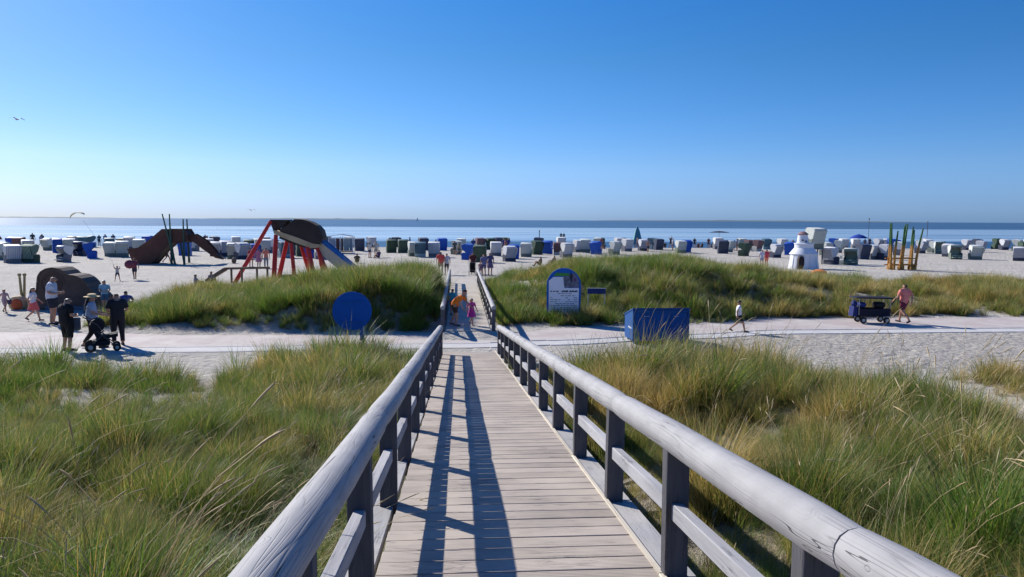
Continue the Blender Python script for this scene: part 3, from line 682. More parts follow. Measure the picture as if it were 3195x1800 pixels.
BASKETS = [
    (-44.5, 77.4, 'WG', 150, 'white beach basket cut by the left edge, below the reddish parasol'),
    (-40.6, 71.9, 'W', 215, 'white beach basket with dark navy seat, nearest to the left edge'),
    (-39.3, 72.5, 'G', 178, 'tall green striped beach basket seen from behind, right of the leftmost navy one'),
    (-48.6, 89.1, 'WG', 185, 'pale green topped beach basket right behind the tall green striped one'),
    (-59.0, 104.8, 'B', 170, 'blue beach basket behind the navy one under the red parasol'),
    (-55.3, 99.6, 'M', 190, 'dull purple beach basket between the blue one and the pale green top at far left'),
    (-37.2, 74.1, 'W', 335, 'white beach basket with navy cushions open towards the camera, above the snail sculpture'),
    (-51.9, 99.9, 'WG', 160, 'green and white beach basket with two dark figures behind it at left'),
    (-47.0, 92.6, 'B', 180, 'blue beach basket just behind the open navy cushioned one'),
    (-45.4, 91.8, 'WG', 200, 'greenish white beach basket between a blue one and a grey white one at left'),
    (-40.9, 84.9, 'WN', 350, 'grey white beach basket open to the front, directly left of the bright blue one'),
    (-49.4, 103.2, 'T', 180, 'teal topped beach basket behind the grey white one at left'),
    (-53.2, 108.7, 'T', 180, 'low teal beach basket in the far row left of the teal topped one'),
    (-37.4, 80.2, 'B', 115, 'bright solid blue beach basket in side view with its hood leaning right'),
    (-51.4, 110.1, 'T', 150, 'teal beach basket behind the bright blue side view one'),
    (-37.0, 83.6, 'WG', 170, 'left one of two pale baskets above the kite flying child'),
    (-35.6, 82.9, 'WG', 185, 'right one of two pale baskets above the kite flying child'),
    (-43.4, 101.4, 'V', 180, 'green hooded beach basket standing behind the pale pair near the kite child'),
    (-46.5, 104.5, 'T', 180, 'small teal beach basket in the far row behind the pale pair'),
    (-42.6, 101.5, 'W', 200, 'small white beach basket in the far row left of the brown slide'),
    (-36.6, 89.7, 'WG', 190, 'white and dark green beach basket partly hidden by the foot of the brown slide'),
    (-30.2, 86.1, 'B', 180, 'blue beach basket seen between the legs and chute of the brown slide'),
    (-33.4, 98.0, 'W', 170, 'small white beach basket under the chute of the brown slide'),
    (-26.2, 84.0, 'WN', 182, 'left twin of two navy striped baskets right of the brown slide'),
    (-25.2, 84.0, 'WN', 182, 'right twin of two navy striped baskets right of the brown slide'),
    (-32.2, 100.1, 'W', 190, 'white beach basket in the far row above the end of the slide chute'),
    (-23.2, 80.0, 'WG', 200, 'cream beach basket just left of the long red leg'),
    (-22.1, 78.7, 'WN', 190, 'navy basket with white roof between the cream basket and the long red leg'),
    (-24.9, 92.0, 'V', 180, 'dark green beach basket behind the navy one left of the red legs'),
    (-21.3, 80.1, 'B', 190, 'blue beach basket crossed by the long leaning red leg'),
    (-24.7, 95.6, 'WG', 180, 'grey green beach basket seen through the red legs at left'),
    (-23.1, 93.8, 'W', 170, 'grey white beach basket behind the two people in pink and red'),
    (-23.7, 98.6, 'T', 190, 'dark teal beach basket behind the near upright red leg'),
    (-18.4, 81.5, 'T', 185, 'pale teal beach basket under the hull of the red legged climber'),
    (-19.3, 88.1, 'N', 180, 'navy beach basket between the middle red legs'),
    (-17.2, 84.4, 'V', 175, 'dark green basket between the rear red legs'),
    (-15.8, 81.6, 'B', 185, 'blue beach basket between the rear red legs beside the dark green one'),
    (-14.2, 79.0, 'W', 200, 'low white beach basket below the top of the blue edged slide'),
    (-18.9, 110.0, 'T', 180, 'pale blue basket in the far row behind the blue edged slide'),
    (-12.9, 100.2, 'N', 172, 'navy beach basket leaning right of the framed beach stall'),
    (-8.4, 95.5, 'V', 165, 'left one of the two bright green baskets above the left dune'),
    (-6.8, 93.8, 'V', 190, 'right one of the two bright green baskets above the left dune'),
    (-5.0, 84.8, 'WG', 185, 'grey white basket right of the bright green pair'),
    (-4.2, 83.4, 'T', 195, 'teal shaded basket overlapping the grey white one beyond the left dune'),
    (-4.8, 102.8, 'N', 180, 'dark grey blue basket in the far row above the teal shaded one'),
    (-2.7, 84.2, 'W', 170, 'white beach basket behind the person in the red top'),
    (-2.2, 101.9, 'B', 178, 'dark blue basket in the far row left of the boardwalk exit'),
    (-0.3, 90.6, 'WG', 185, 'greenish white basket with two figures beside it beyond the boardwalk'),
    (0.4, 103.2, 'WG', 175, 'pale basket in the far row left of the large blue one'),
    (0.9, 78.8, 'B', 240, 'large royal blue basket with its foot reaching left beyond the boardwalk'),
    (2.1, 73.5, 'V', 170, 'grey green basket right of the large royal blue one'),
    (3.0, 106.7, 'M', 185, 'brownish basket in the far row behind the grey green one'),
    (4.4, 106.8, 'V', 180, 'dark green basket in the far row right of the brownish one'),
    (4.3, 87.5, 'W', 165, 'large white basket with two navy dressed children at its top'),
    (5.9, 81.0, 'B', 190, 'blue basket half behind the dark based one right of the boardwalk'),
    (5.0, 74.7, 'WN', 205, 'dark based basket in front of the blue one right of the boardwalk'),
    (7.6, 84.6, 'WG', 178, 'grey green fronted white basket left of the dark green one'),
    (9.4, 91.1, 'V', 182, 'dark green basket left of the round blue hooded one'),
    (11.0, 92.9, 'B', 165, 'round looking blue hooded basket above the seated pair'),
    (11.9, 90.3, 'M', 180, 'brownish basket under a white hood beside the round blue one'),
    (11.8, 82.6, 'W', 200, 'tall white basket in side view above the arched information board'),
    (15.3, 112.6, 'W', 180, 'white basket in the far row below the two figures on the mudflat'),
    (15.2, 95.9, 'W', 190, 'small white basket right of the tall side view white one'),
    (16.2, 95.9, 'WG', 175, 'pale grey green basket left of the low blue one at the dune crest'),
    (16.8, 91.4, 'B', 125, 'low blue basket tilted behind the crest of the right dune'),
    (19.0, 91.5, 'WG', 180, 'dark fronted basket with white roof rising behind the right dune'),
    (22.5, 100.2, 'W', 190, 'wide white basket below the teal sail'),
    (25.0, 101.4, 'WN', 185, 'white roofed dark basket right of the wide white one'),
    (28.1, 108.4, 'T', 180, 'small teal basket in the far row left of the people with raised arms'),
    (28.4, 106.1, 'N', 180, 'small grey basket in the far row beside the teal one'),
    (28.2, 94.6, 'WG', 185, 'white and green basket with a blue one on its right side'),
    (29.5, 96.6, 'B', 180, 'narrow blue basket touching the white and green one'),
    (38.1, 109.1, 'W', 175, 'white basket below the wide dark parasol'),
    (33.5, 94.0, 'N', 182, 'dark grey basket in front of the white one under the parasol'),
    (36.0, 98.9, 'WG', 190, 'pale basket right of the dark grey one under the parasol'),
    (33.9, 88.0, 'V', 180, 'dark green basket alone on the sand left of the maroon pair'),
    (41.0, 104.6, 'M', 178, 'left basket of the maroon and brown pair'),
    (40.9, 101.3, 'M', 184, 'right basket of the maroon and brown pair'),
    (45.6, 109.6, 'T', 180, 'teal basket in the far row right of the maroon pair'),
    (35.8, 83.4, 'WN', 170, 'grey white basket left of the white lighthouse hut'),
    (47.0, 107.3, 'W', 180, 'small white basket in the far row left of the lighthouse hut'),
    (40.9, 90.8, 'B', 150, 'white rimmed blue basket touching the left side of the lighthouse hut'),
    (45.0, 90.1, 'WG', 180, 'pale green basket just right of the lighthouse hut'),
    (50.5, 97.7, 'WG', 190, 'wide basket with green and navy striped back right of the lighthouse hut'),
    (36.4, 71.5, 'WN', 120, 'lilac white basket open to the right with dark interior beside the small white sign'),
    (38.1, 71.0, 'WG', 330, 'big white basket with dark green seat right of the small white sign'),
    (44.3, 80.2, 'N', 185, 'dark navy basket tucked behind the big dark green seated one'),
    (65.3, 120.6, 'W', 180, 'white basket in the far row above the big dark green seated one'),
    (45.8, 80.9, 'W', 200, 'white wicker basket left of the navy backed one by the bamboo poles'),
    (46.8, 80.3, 'WN', 183, 'white basket with a navy back just left of the bamboo poles'),
    (62.0, 108.3, 'WN', 170, 'white roofed basket in the far row behind the navy backed one'),
    (71.7, 119.6, 'B', 180, 'blue basket in the far row between the bamboo poles'),
    (54.6, 90.5, 'W', 190, 'white basket seen between the bamboo poles'),
    (61.1, 96.3, 'WN', 185, 'lilac blue backed basket just right of the bamboo poles'),
    (70.1, 108.8, 'W', 180, 'white basket in the far row below the sea mark post'),
    (64.2, 98.4, 'WG', 190, 'green backed basket between the far white ones right of the poles'),
    (63.3, 95.4, 'WG', 345, 'basket with white roof and dark open front left of the leaning white one'),
    (59.0, 87.4, 'W', 130, 'white basket leaning its hood left, behind the nearest open one at right'),
    (55.8, 81.3, 'WG', 345, 'open basket with dark seat in front of the leaning white one'),
    (75.6, 107.9, 'WN', 200, 'white roofed navy basket in the far row right of the leaning white one'),
    (57.6, 80.6, 'WG', 170, 'solitary pale green basket in back view with a dark base on the right beach'),
    (72.0, 99.9, 'WN', 190, 'navy blue striped basket right behind the solitary pale green one'),
    (84.6, 113.6, 'V', 180, 'small green basket in the far row with a white hood beside it'),
    (81.8, 108.3, 'WN', 176, 'near black backed basket in the far row at the right'),
    (81.0, 104.7, 'WG', 190, 'wide white basket in the far row near the right edge'),
    (60.3, 77.4, 'WN', 150, 'white basket with black lower front cut by the right edge'),
    (73.8, 94.1, 'V', 180, 'green topped basket at the right edge behind the black fronted one'),
]
# ------------------------------------------------------------------ beach baskets
KMESH = {}
BACKS = {'WN': stripes('navy_back_stripe', (.05, .06, .11), (.50, .51, .54), 3.4, .36), 'WG': stripes('green_back_stripe', (.16, .20, .17), (.64, .66, .61), 3.4, .34), 'W': stripes('grey_back_stripe', (.34, .35, .38), (.62, .61, .60), 2.2, .4)}
def korb_meshes(kind):
    if kind in KMESH: return KMESH[kind]
    sh, fab, base = KM[kind]; base = base or sh
    d = {}
    d['base'] = MB().box((0, .02, .22), (1.22, .82, .40)).box((0, -.36, .26), (1.16, .05, .30)).mesh('base', base, bevel=.015)
    d['side_wall'] = MB().prism([(-.40, .40), (.44, .40), (.50, .86), (-.30, .78), (-.40, .66)], 'x', -.04, .04).mesh('side_wall', base, bevel=.012)
    d['hood_side'] = MB().prism([(.20, .74), (.52, .80), (.72, 1.46), (.66, 1.56), (-.18, 1.70), (-.34, 1.60), (-.40, 1.36), (-.22, 1.06)], 'x', -.03, .03).mesh('hood_side', sh, bevel=.01)
    b = MB(); b.prism([(.44, .42), (.50, .42), (.58, .84), (.76, 1.48), (.69, 1.60), (.64, 1.60), (.70, 1.47), (.52, .86)], 'x', -.585, .585)
    d['back'] = b.mesh('back', BACKS.get(kind, sh), bevel=.008)
    d['roof'] = MB().prism([(.68, 1.585), (-.18, 1.72), (-.38, 1.60), (-.37, 1.55), (-.17, 1.665), (.66, 1.54)], 'x', -.61, .61).mesh('roof', sh, bevel=.008)
    d['seat'] = MB().box((0, -.05, .47), (1.08, .66, .12)).mesh('seat', fab, bevel=.03)
    d['back_cushion'] = MB().box((0, .40, .88), (1.06, .10, .84), (-.22, 0, 0)).mesh('back_cushion', fab, bevel=.03)
    d['awning'] = MB().prism([(-.36, 1.60), (-.42, 1.38), (-.46, 1.37), (-.40, 1.62)], 'x', -.60, .60).mesh('awning', fab, bevel=.006)
    d['footrest'] = MB().box((0, 0, 0), (.48, .34, .10)).mesh('footrest', fab, bevel=.03)
    KMESH[kind] = d; return d
GB = 'hooded beach baskets on the sand'
def korb(kind, loc, rotz, label, tilt=0, sc=1.0):
    d = korb_meshes(kind)
    o = empty('beach_basket', label, 'beach chair', loc, R(rotz), GB); o.scale = (sc, sc, sc)
    link('base', d['base'], o)
    for s_ in (-1, 1):
        link('side_wall', d['side_wall'], o, (s_ * .585, 0, 0)); h = link('hood_side', d['hood_side'], o, (s_ * .60, 0, 0), (tilt, 0, 0))
    for k in ('back', 'roof', 'seat', 'back_cushion', 'awning'): link(k, d[k], o, rot=(tilt, 0, 0) if k in ('roof', 'awning') else None)
    if 90 > rotz or rotz > 270:
        for s_ in (-1, 1): link('footrest', d['footrest'], o, (s_ * .28, -.52, .26))
    return o
rb = random.Random(5)
for x, y, kind, a, lab in BASKETS:
    if 160 < a < 200 and kind[0] != 'G': a += rb.uniform(-12, 42)
    korb(kind, (x, y, ht(x, y) - .03), a + rb.uniform(-8, 8), lab, rb.uniform(-.16, .03), rb.uniform(.90, 1.02))
for k in range(26):
    x = rb.uniform(-62, 118); y = rb.uniform(112, 120.5)
    if min(math.hypot(x - b_[0], y - b_[1]) for b_ in BASKETS) < 1.6: continue
    korb(rb.choice(['W', 'WN', 'WG', 'B', 'T', 'N', 'V', 'W']), (x, y, ht(x, y) - .03), rb.uniform(150, 240), 'small beach basket in the last crowded row before the water', 0, .95)
# the raised one behind the lighthouse hut
st = empty('viewing_stand', 'raised wooden stand half hidden behind the lighthouse hut', 'stand', (34.6, 71.5, ht(34.6, 71.5)))
for sx_ in (-.6, .6):
    for sy_ in (-.5, .5): MB().box((sx_, sy_, .68), (.10, .10, 1.4)).build('leg', M['post'], st)
for k in range(6): MB().box((0, -.55 + .22 * k, 1.42), (1.5, .20, .05)).build('plank', M['slat'], st)
korb('WG', (34.6, 71.5, ht(34.6, 71.5) + 1.45), 195, 'grey beach basket raised on a stand right behind the lighthouse hut', 0, 1.2)

# ------------------------------------------------------------------ people
SKIN = plain('skin', (.46, .25, .17), .55, .1); SKIN2 = plain('tanned_skin', (.34, .17, .105), .55, .1)
HAIR = {'dark': plain('dark_hair', (.018, .013, .010), .5), 'brown': plain('brown_hair', (.10, .05, .025), .5), 'red': plain('red_hair', (.28, .09, .035), .5), 'blond': plain('blond_hair', (.42, .28, .13), .5), 'grey': plain('grey_hair', (.35, .33, .31), .5)}
def cloth(c): return plain('cloth_%02d_%02d_%02d' % tuple(int(v * 99) for v in c), c, .85, .16)
BONES = [('pel', 'spi', .150, .112, 'hip'), ('spi', 'che', .150, .108, 'torso'), ('che', 'nec', .07, .07, 'torso'), ('nec', 'hea', .055, .055, 'head'), ('hea', 'top', .08, .095, 'head')]
def skeleton(pose, kid, wide):
    """joint -> (x, y, z); the figure faces -y; heights for a 1.75 m adult"""
    J = dict(pel=(0, 0, .94), spi=(0, .01, 1.12), che=(0, 0, 1.34), nec=(0, .005, 1.49), hea=(0, -.015, 1.585), top=(0, -.01, 1.68))
    for s_, n in ((-1, 'r'), (1, 'l')):
        J.update({'sho' + n: (s_ * .185, .0, 1.42), 'elb' + n: (s_ * .245, .03, 1.14), 'wri' + n: (s_ * .265, -.05, .90), 'han' + n: (s_ * .262, -.07, .82),
                  'hip' + n: (s_ * .09, 0, .90), 'kne' + n: (s_ * .10, -.015, .49), 'ank' + n: (s_ * .105, .03, .085), 'toe' + n: (s_ * .12, -.13, .03)})
    def mv(k, dx=0, dy=0, dz=0): J[k] = (J[k][0] + dx, J[k][1] + dy, J[k][2] + dz)
    def st(**k): J.update(k)
    if pose == 'walk':
        st(kner=(-.09, -.20, .50), ankr=(-.09, -.27, .09), toer=(-.10, -.43, .05), knel=(.09, .05, .48), ankl=(.10, .36, .19), toel=(.10, .29, .05))
        st(elbr=(-.25, .14, 1.16), wrir=(-.25, .12, .92), hanr=(-.25, .09, .84), elbl=(.25, -.06, 1.15), wril=(.23, -.25, .99), hanl=(.22, -.31, .94))
    elif pose == 'push':
        st(kner=(-.09, -.14, .50), ankr=(-.09, -.18, .09), toer=(-.10, -.34, .04), knel=(.09, .03, .49), ankl=(.10, .24, .13), toel=(.10, .12, .04))
        for s_, n in ((-1, 'r'), (1, 'l')): st(**{'elb' + n: (s_ * .24, -.06, 1.15), 'wri' + n: (s_ * .18, -.30, 1.08), 'han' + n: (s_ * .16, -.38, 1.07)})
    elif pose == 'look':      # head down, forearms in front
        st(hea=(0, -.06, 1.565), top=(0, -.09, 1.655))
        for s_, n in ((-1, 'r'), (1, 'l')): st(**{'elb' + n: (s_ * .245, .03, 1.14), 'wri' + n: (s_ * .13, -.22, 1.10), 'han' + n: (s_ * .06, -.27, 1.13)})
    elif pose == 'sit':
        for k in ('pel', 'spi', 'che', 'nec', 'hea', 'top', 'shor', 'shol'): mv(k, dz=-.80, dy=.04)
        st(hipr=(-.09, 0, .13), hipl=(.09, 0, .13), kner=(-.16, -.34, .40), ankr=(-.13, -.52, .08), toer=(-.14, -.66, .05), knel=(.16, -.34, .40), ankl=(.13, -.52, .08), toel=(.14, -.66, .05))
        for s_, n in ((-1, 'r'), (1, 'l')): st(**{'elb' + n: (s_ * .25, -.10, .42), 'wri' + n: (s_ * .17, -.32, .42), 'han' + n: (s_ * .15, -.38, .42)})
    elif pose == 'kite':
        st(elbr=(-.30, -.12, 1.58), wrir=(-.32, -.22, 1.80), hanr=(-.32, -.24, 1.88), elbl=(.27, -.10, 1.50), wril=(.22, -.28, 1.62), hanl=(.20, -.33, 1.68),
           kner=(-.18, -.05, .49), ankr=(-.24, 0, .085), toer=(-.27, -.15, .03), knel=(.16, -.02, .49), ankl=(.22, .06, .085), toel=(.25, -.10, .03))
    elif pose == 'arm':       # left hand rests on something beside the body
        st(elbl=(.34, .0, 1.18), wril=(.50, -.08, 1.12), hanl=(.57, -.10, 1.12))
    elif pose == 'bend':
        for k, dy, dz in (('spi', -.07, -.02), ('che', -.22, -.06), ('nec', -.33, -.10), ('hea', -.41, -.09), ('top', -.45, -.03), ('shor', -.28, -.09), ('shol', -.28, -.09)): mv(k, dy=dy, dz=dz)
        st(elbr=(-.22, -.34, 1.06), wrir=(-.18, -.46, .86), hanr=(-.16, -.50, .79), elbl=(.22, -.40, 1.08), wril=(.2, -.58, .92), hanl=(.19, -.64, .86),
           kner=(-.09, -.16, .50), ankr=(-.09, -.10, .09), toer=(-.10, -.26, .04), knel=(.09, .05, .49), ankl=(.10, .22, .12), toel=(.10, .10, .04))
    if kid:      # larger head, shorter limbs
        for k in J:
            x, y, z = J[k]
            if k in ('hea', 'top'): J[k] = (x, y, z + (.02 if k == 'hea' else .06))
    return J
RAD = dict(pel=(.148, .112), spi=(.128, .10), che=(.15, .108), nec=(.056, .056), hea=(.082, .098), top=(.062, .072), sho=(.062, .062), elb=(.042, .042), wri=(.029, .027), han=(.038, .022),
           hip=(.092, .092), kne=(.060, .060), ank=(.040, .042), toe=(.042, .03))
EDG = [('pel', 'spi'), ('spi', 'che'), ('che', 'nec'), ('nec', 'hea'), ('hea', 'top')]
for n in 'rl': EDG += [('che', 'sho' + n), ('sho' + n, 'elb' + n), ('elb' + n, 'wri' + n), ('wri' + n, 'han' + n), ('pel', 'hip' + n), ('hip' + n, 'kne' + n), ('kne' + n, 'ank' + n), ('ank' + n, 'toe' + n)]
tmpc = bpy.data.collections.new('temporary'); C.children.link(tmpc)
pending = {}
def request(pose, kid, wide):
    key = (pose, kid, wide)
    if key in pending: return
    J = skeleton(pose, kid, wide); names = list(J); me_ = bpy.data.meshes.new('sk')
    me_.from_pydata([J[k] for k in names], [(names.index(a), names.index(b)) for a, b in EDG], [])
    o = bpy.data.objects.new('sk', me_); tmpc.objects.link(o); o.modifiers.new('skin', 'SKIN'); sb_ = o.modifiers.new('sub', 'SUBSURF'); sb_.levels = 1; sb_.render_levels = 1
    if not me_.skin_vertices: me_.attributes  # the modifier adds the layer
    for i, k in enumerate(names):
        r = RAD[k if k in RAD else k[:3]]; f = 1.0
        if k in ('pel', 'spi', 'che') or k[:3] == 'hip': f = wide
        if kid and k in ('hea', 'top'): f = 1.22
        if kid and k[:3] in ('sho', 'elb', 'wri', 'kne', 'ank'): f = .92
        sv = me_.skin_vertices[0].data[i]; sv.radius = (r[0] * f, r[1] * f); sv.use_root = (k == 'pel')
    pending[key] = (o, J)
# ------------------------------------------------------------------ playground
def px(sx, x0, s0, k): return x0 + (sx - s0) / k
# arched slide with brown planked sides
SX = lambda s: -28.9 + (s - 418) / 33.7
SZ = lambda q: (824 - q) / 33.7
sl_ = empty('slide', 'tall brown arched wooden climbing slide with green poles', 'slide', (-28.9, 70.5, ht(-28.9, 70.5) - .05))
def loc_(pts, y=0): return [(SX(a) + 28.9, SZ(b)) for a, b in pts]
tun = loc_([(400, 776), (432, 772), (466, 748), (503, 716), (568, 716), (577, 731), (577, 752), (568, 758), (530, 757), (500, 784), (466, 824), (418, 826)])
for s_ in (-1, 1): MB().prism(tun, 'y', s_ * .95 - .04, s_ * .95 + .04).build('side_panel', M['playbrown'], sl_)
def slats(top, name, mat, root, y0, y1, step, off=-.12, th=.05):
    me_ = {}
    for (a, b), (c, d) in zip(top, top[1:]):
        L = math.hypot(c - a, d - b); n = max(1, int(round(L / step))); ang = math.atan2(d - b, c - a)
        for i in range(n):
            t_ = (i + .5) / n; nx_, nz_ = -math.sin(ang), math.cos(ang); k = round(L / n, 3)
            if k not in me_: me_[k] = MB().box((0, 0, 0), (k - .015, y1 - y0, th)).mesh(name, mat)
            link(name, me_[k], root, (a + (c - a) * t_ + nx_ * off, (y0 + y1) / 2, b + (d - b) * t_ + nz_ * off), (0, -ang, 0))
slats(loc_([(404, 780), (432, 775), (466, 752), (503, 720), (566, 720)]), 'slat', M['playbrown'], sl_, -.9, .9, .24)
MB().prism(loc_([(566, 722), (574, 733), (574, 750), (566, 755), (530, 754), (499, 781), (465, 820), (420, 822), (410, 800), (440, 790), (500, 742), (530, 730)]), 'y', -.88, .88).build('tunnel_floor', M['playdark'], sl_)
ch = loc_([(570, 733), (592, 731), (625, 752), (650, 781), (658, 799), (676, 806), (676, 809), (652, 804), (620, 781), (588, 755), (570, 752)])
for s_ in (-1, 1): MB().prism(ch, 'y', s_ * .42 - .03, s_ * .42 + .03).build('chute_side', M['playbrown'], sl_)
slats(loc_([(574, 742), (592, 744), (625, 764), (650, 790), (674, 807)]), 'chute_slat', M['playdark'], sl_, -.39, .39, .3, 0, .04)
for a, b, c, d, y in ((507.5, 671, 541, 823, -1.1), (529, 671, 531, 823, -1.15), (553, 686, 556, 818, 1.1), (568, 686, 567, 823, -1.1)):
    MB().tube([(SX(a) + 28.9, y, SZ(b)), (SX((a + c) / 2) + 28.9, y, SZ((b + d) / 2)), (SX(c) + 28.9, y, SZ(d) - .1)], [.055, .085, .11], 8).build('pole', M['playpost'], sl_)
for s_ in (-1, 1): MB().tube([(SX(531) + 28.9, s_ * 1.1, SZ(758)), (SX(541) + 28.9, s_ * 1.1, -.1)], .08, 8).build('pole', M['playpost'], sl_)
tag(MB().ball((SX(703) , 70.5, .28), (.22, .3, .3), 10).tube([(SX(682), 70.5, .45), (SX(700), 70.5, .42)], .05, 6).tube([(SX(703), 70.5, .0), (SX(703), 70.5, .3)], .08, 8).build('spring_rocker', M['log']), 'small wooden spring rocker at the end of the brown slide', 'rocker')

# red legged climber with a dark hull
WX = lambda s: (s - 857) / 47.0
WZ = lambda q: (881 - q) / 47.0
cl = empty('climber', 'play climber with dark wooden hull on splayed red legs', 'climbing frame', (-11.9, 50.5, ht(-11.9, 50.5)))
W = lambda pts: [(WX(a), WZ(b)) for a, b in pts]
hull = W([(880, 716), (895, 709), (920, 688), (945, 689), (965, 695), (986, 707), (999, 722), (1004, 742), (1001, 757), (990, 768), (975, 768), (930, 752), (890, 738), (876, 730)])
for s_ in (-1, 1): MB().prism(hull, 'y', s_ * .75 - .05, s_ * .75 + .05).build('hull_side', M['playdark'], cl)
slats(W([(1000, 759), (1004, 742), (999, 722), (986, 707), (965, 695), (945, 689), (921, 688)]), 'hull_plank', M['playdark'], cl, -.70, .70, .17, .02, .05)
MB().prism(W([(998, 757), (1000, 742), (995, 724), (983, 711), (962, 700), (925, 693), (900, 714), (885, 722), (885, 732), (930, 747), (975, 763)]), 'y', -.70, .70).build('hull_inside', M['playdark'], cl)
MB().prism(W([(860, 722), (880, 727), (930, 744), (975, 762), (1000, 765), (996, 773), (970, 776), (925, 760), (880, 742), (862, 733)]), 'y', -.84, .84).build('rim_board', M['playtan'], cl)
MB().prism(W([(875, 741), (925, 759), (970, 776), (984, 776), (970, 781), (920, 766), (872, 746)]), 'y', -.7, .7).build('floor_beam', M['playdark'], cl)
MB().prism(W([(846, 690), (900, 690), (900, 695), (846, 696)]), 'y', -.6, .6).build('top_beam', M['playdark'], cl)
for s_ in (-.55, .55):
    MB().prism(W([(846, 694), (858, 694), (866, 722), (870, 735), (858, 733)]), 'y', s_ - .06, s_ + .06).build('bracket', M['playdark'], cl)
    MB().prism(W([(868, 695), (896, 695), (884, 716), (866, 714)]), 'y', s_ - .05, s_ + .05).build('gusset', M['playdark'], cl)
legs = [((850, 694), (741, 883), .115, -.7, -1.0), ((864, 735), (856, 884), .13, -.7, -.9), ((884, 748), (850, 884), .13, .7, .8), ((909, 760), (920, 885), .11, -.75, -.9), ((922, 762), (955, 885), .11, .7, .9),
        ((958, 772), (979, 885), .16, -.7, -.95), ((978, 774), (992, 885), .12, .6, 1.2), ((984, 772), (1030, 885), .11, -.6, -.8)]
for (a, b), (c, d), r, y0, y1 in legs:
    p0 = Vector((WX(a), y0, WZ(b))); p1 = Vector((WX(c), y1, WZ(d))); lg = MB().tube([p0, p0 * .5 + p1 * .5, p1], [r * 1.0, r * 1.15, r * 1.2], 10).build('leg', M['redwood'], cl)
for s_ in (-.46, .46):
    MB().prism(W([(988, 754), (998, 747), (1131, 860), (1129, 867)]), 'y', s_ - .03, s_ + .03).build('slide_side', plain('blue_plastic', (.02, .16, .48), .4), cl)
    MB().prism(W([(974, 776), (988, 752), (1128, 866), (1104, 890)]), 'y', s_ * 1.04 - .045, s_ * 1.04 + .045).build('slide_skirt', plain('beige_fibreglass', (.60, .47, .33), .45), cl)
MB().prism(W([(985, 770), (1000, 762), (1126, 874), (1120, 880)]), 'y', -.43, .43).build('slide_bed', plain('beige_fibreglass', (.60, .47, .33), .45), cl)
tag(MB().lathe([(.50, 0), (.50, .16), (.34, .34), (.1, .42)], 14, (-11.0, 48.8, ht(-11, 48.8) - .02)).build('stump', M['log']), 'dark round stump beside the near red leg', 'stump')
# balance beam
bb = empty('balance_beam', 'log balance beam with an inclined plank ramp left of the red legs', 'play beam', (-16.0, 49.2, ht(-16, 49.2)))
MB().prism([(0, .02), (1.25, .80), (1.25, .98), (1.1, .96), (-.05, .22)], 'y', -.22, .22).build('ramp_board', M['log'], bb)
for k in range(6): MB().box((.12 + .2 * k, 0, .30 + .128 * k), (.05, .5, .05), (0, -.57, 0)).build('cleat', M['log'], bb)
MB().tube([(1.2, 0, .92), (3.95, 0, .98)], .075, 8).build('beam', M['log'], bb)
for xx in (1.55, 2.2, 3.15, 3.8): MB().tube([(xx, 0, -.1), (xx, 0, .92)], .07, 8).build('post', M['log'], bb)
tag(MB().box((-10.7, 51.6, .2), (2.4, .5, .35)).build('log_seat', M['playdark'], bevel=.05), 'low dark timber lying behind the legs of the red climber', 'timber')

# snail sculpture
sn = empty('snail_sculpture', 'wooden snail sculpture with brown planked shell and tan body', 'sculpture', (-18.0, 35.5, ht(-18, 35.5)))
def whorl(cx, cz, r, wy, name='shell_whorl', mat='playsnail', n=26):
    prof = []; mb = MB(); rows = 7; vs = []; fs = []
    for j in range(rows + 1):
        u = j / rows * 2 - 1; rr = r * (1 - .30 * abs(u) ** 2.6)
        for k in range(n):
            a = 2 * math.pi * k / n; vs.append((cx + rr * math.cos(a), u * wy, max(-.08, cz + rr * math.sin(a))))
    for j in range(rows):
        for k in range(n): k2 = (k + 1) % n; fs.append((j*n+k, j*n+k2, (j+1)*n+k2, (j+1)*n+k))
    fs += [tuple(range(n)), tuple(rows*n + k for k in reversed(range(n)))]
    return mb.add(vs, fs).build(name, M[mat], sn)
M['playsnail'] = wood('snail_shell_wood', (.095, .066, .055), (.155, .112, .09), axis=0)
sil = [(-.98, -.05), (-.92, .60), (-.74, .95), (-.70, 1.30), (-.66, 1.54), (-.52, 1.74), (-.30, 1.86), (-.04, 1.90), (.24, 1.86), (.44, 1.74), (.62, 1.58), (.82, 1.56), (1.0, 1.52), (1.2, 1.41), (1.38, 1.24), (1.50, 1.02), (1.66, .84), (1.84, .70), (2.0, .52), (2.06, .25), (2.06, -.05)]
MB().prism([(x_, z_ - .04 if z_ > .3 else z_) for x_, z_ in sil], 'y', -.58, .58).build('shell', M['playsnail'], sn)
for (a_, b_), (c_, d_) in zip(sil[1:], sil[2:-1]):
    L_ = math.hypot(c_ - a_, d_ - b_); MB().box(((a_ + c_) / 2, 0, (b_ + d_) / 2), (L_ - .012, 1.26, .05), (0, -math.atan2(d_ - b_, c_ - a_), 0)).build('shell_board', M['playsnail'], sn)
for q in range(5):
    MB().tube([(-.02 + (.50 - .1 * q) * math.cos(a_ * .35 - q), -.595, 1.22 + (.50 - .1 * q) * math.sin(a_ * .35 - q)) for a_ in range(12)], .014, 5).build('spiral_groove', M['playbrown'], sn)
MB().prism([(-1.95, 0), (-2.0, .28), (-1.85, .42), (-1.5, .40), (-1.1, .46), (-.65, .86), (-.4, .80), (-.4, 0)], 'y', -.30, .30).build('body', M['playtan'], sn)
MB().prism([(-.4, -.05), (-.4, .20), (2.1, .16), (2.1, -.05)], 'y', -.62, -.50).build('foot_board', plain('blue_grey_board', (.12, .16, .22), .8), sn)
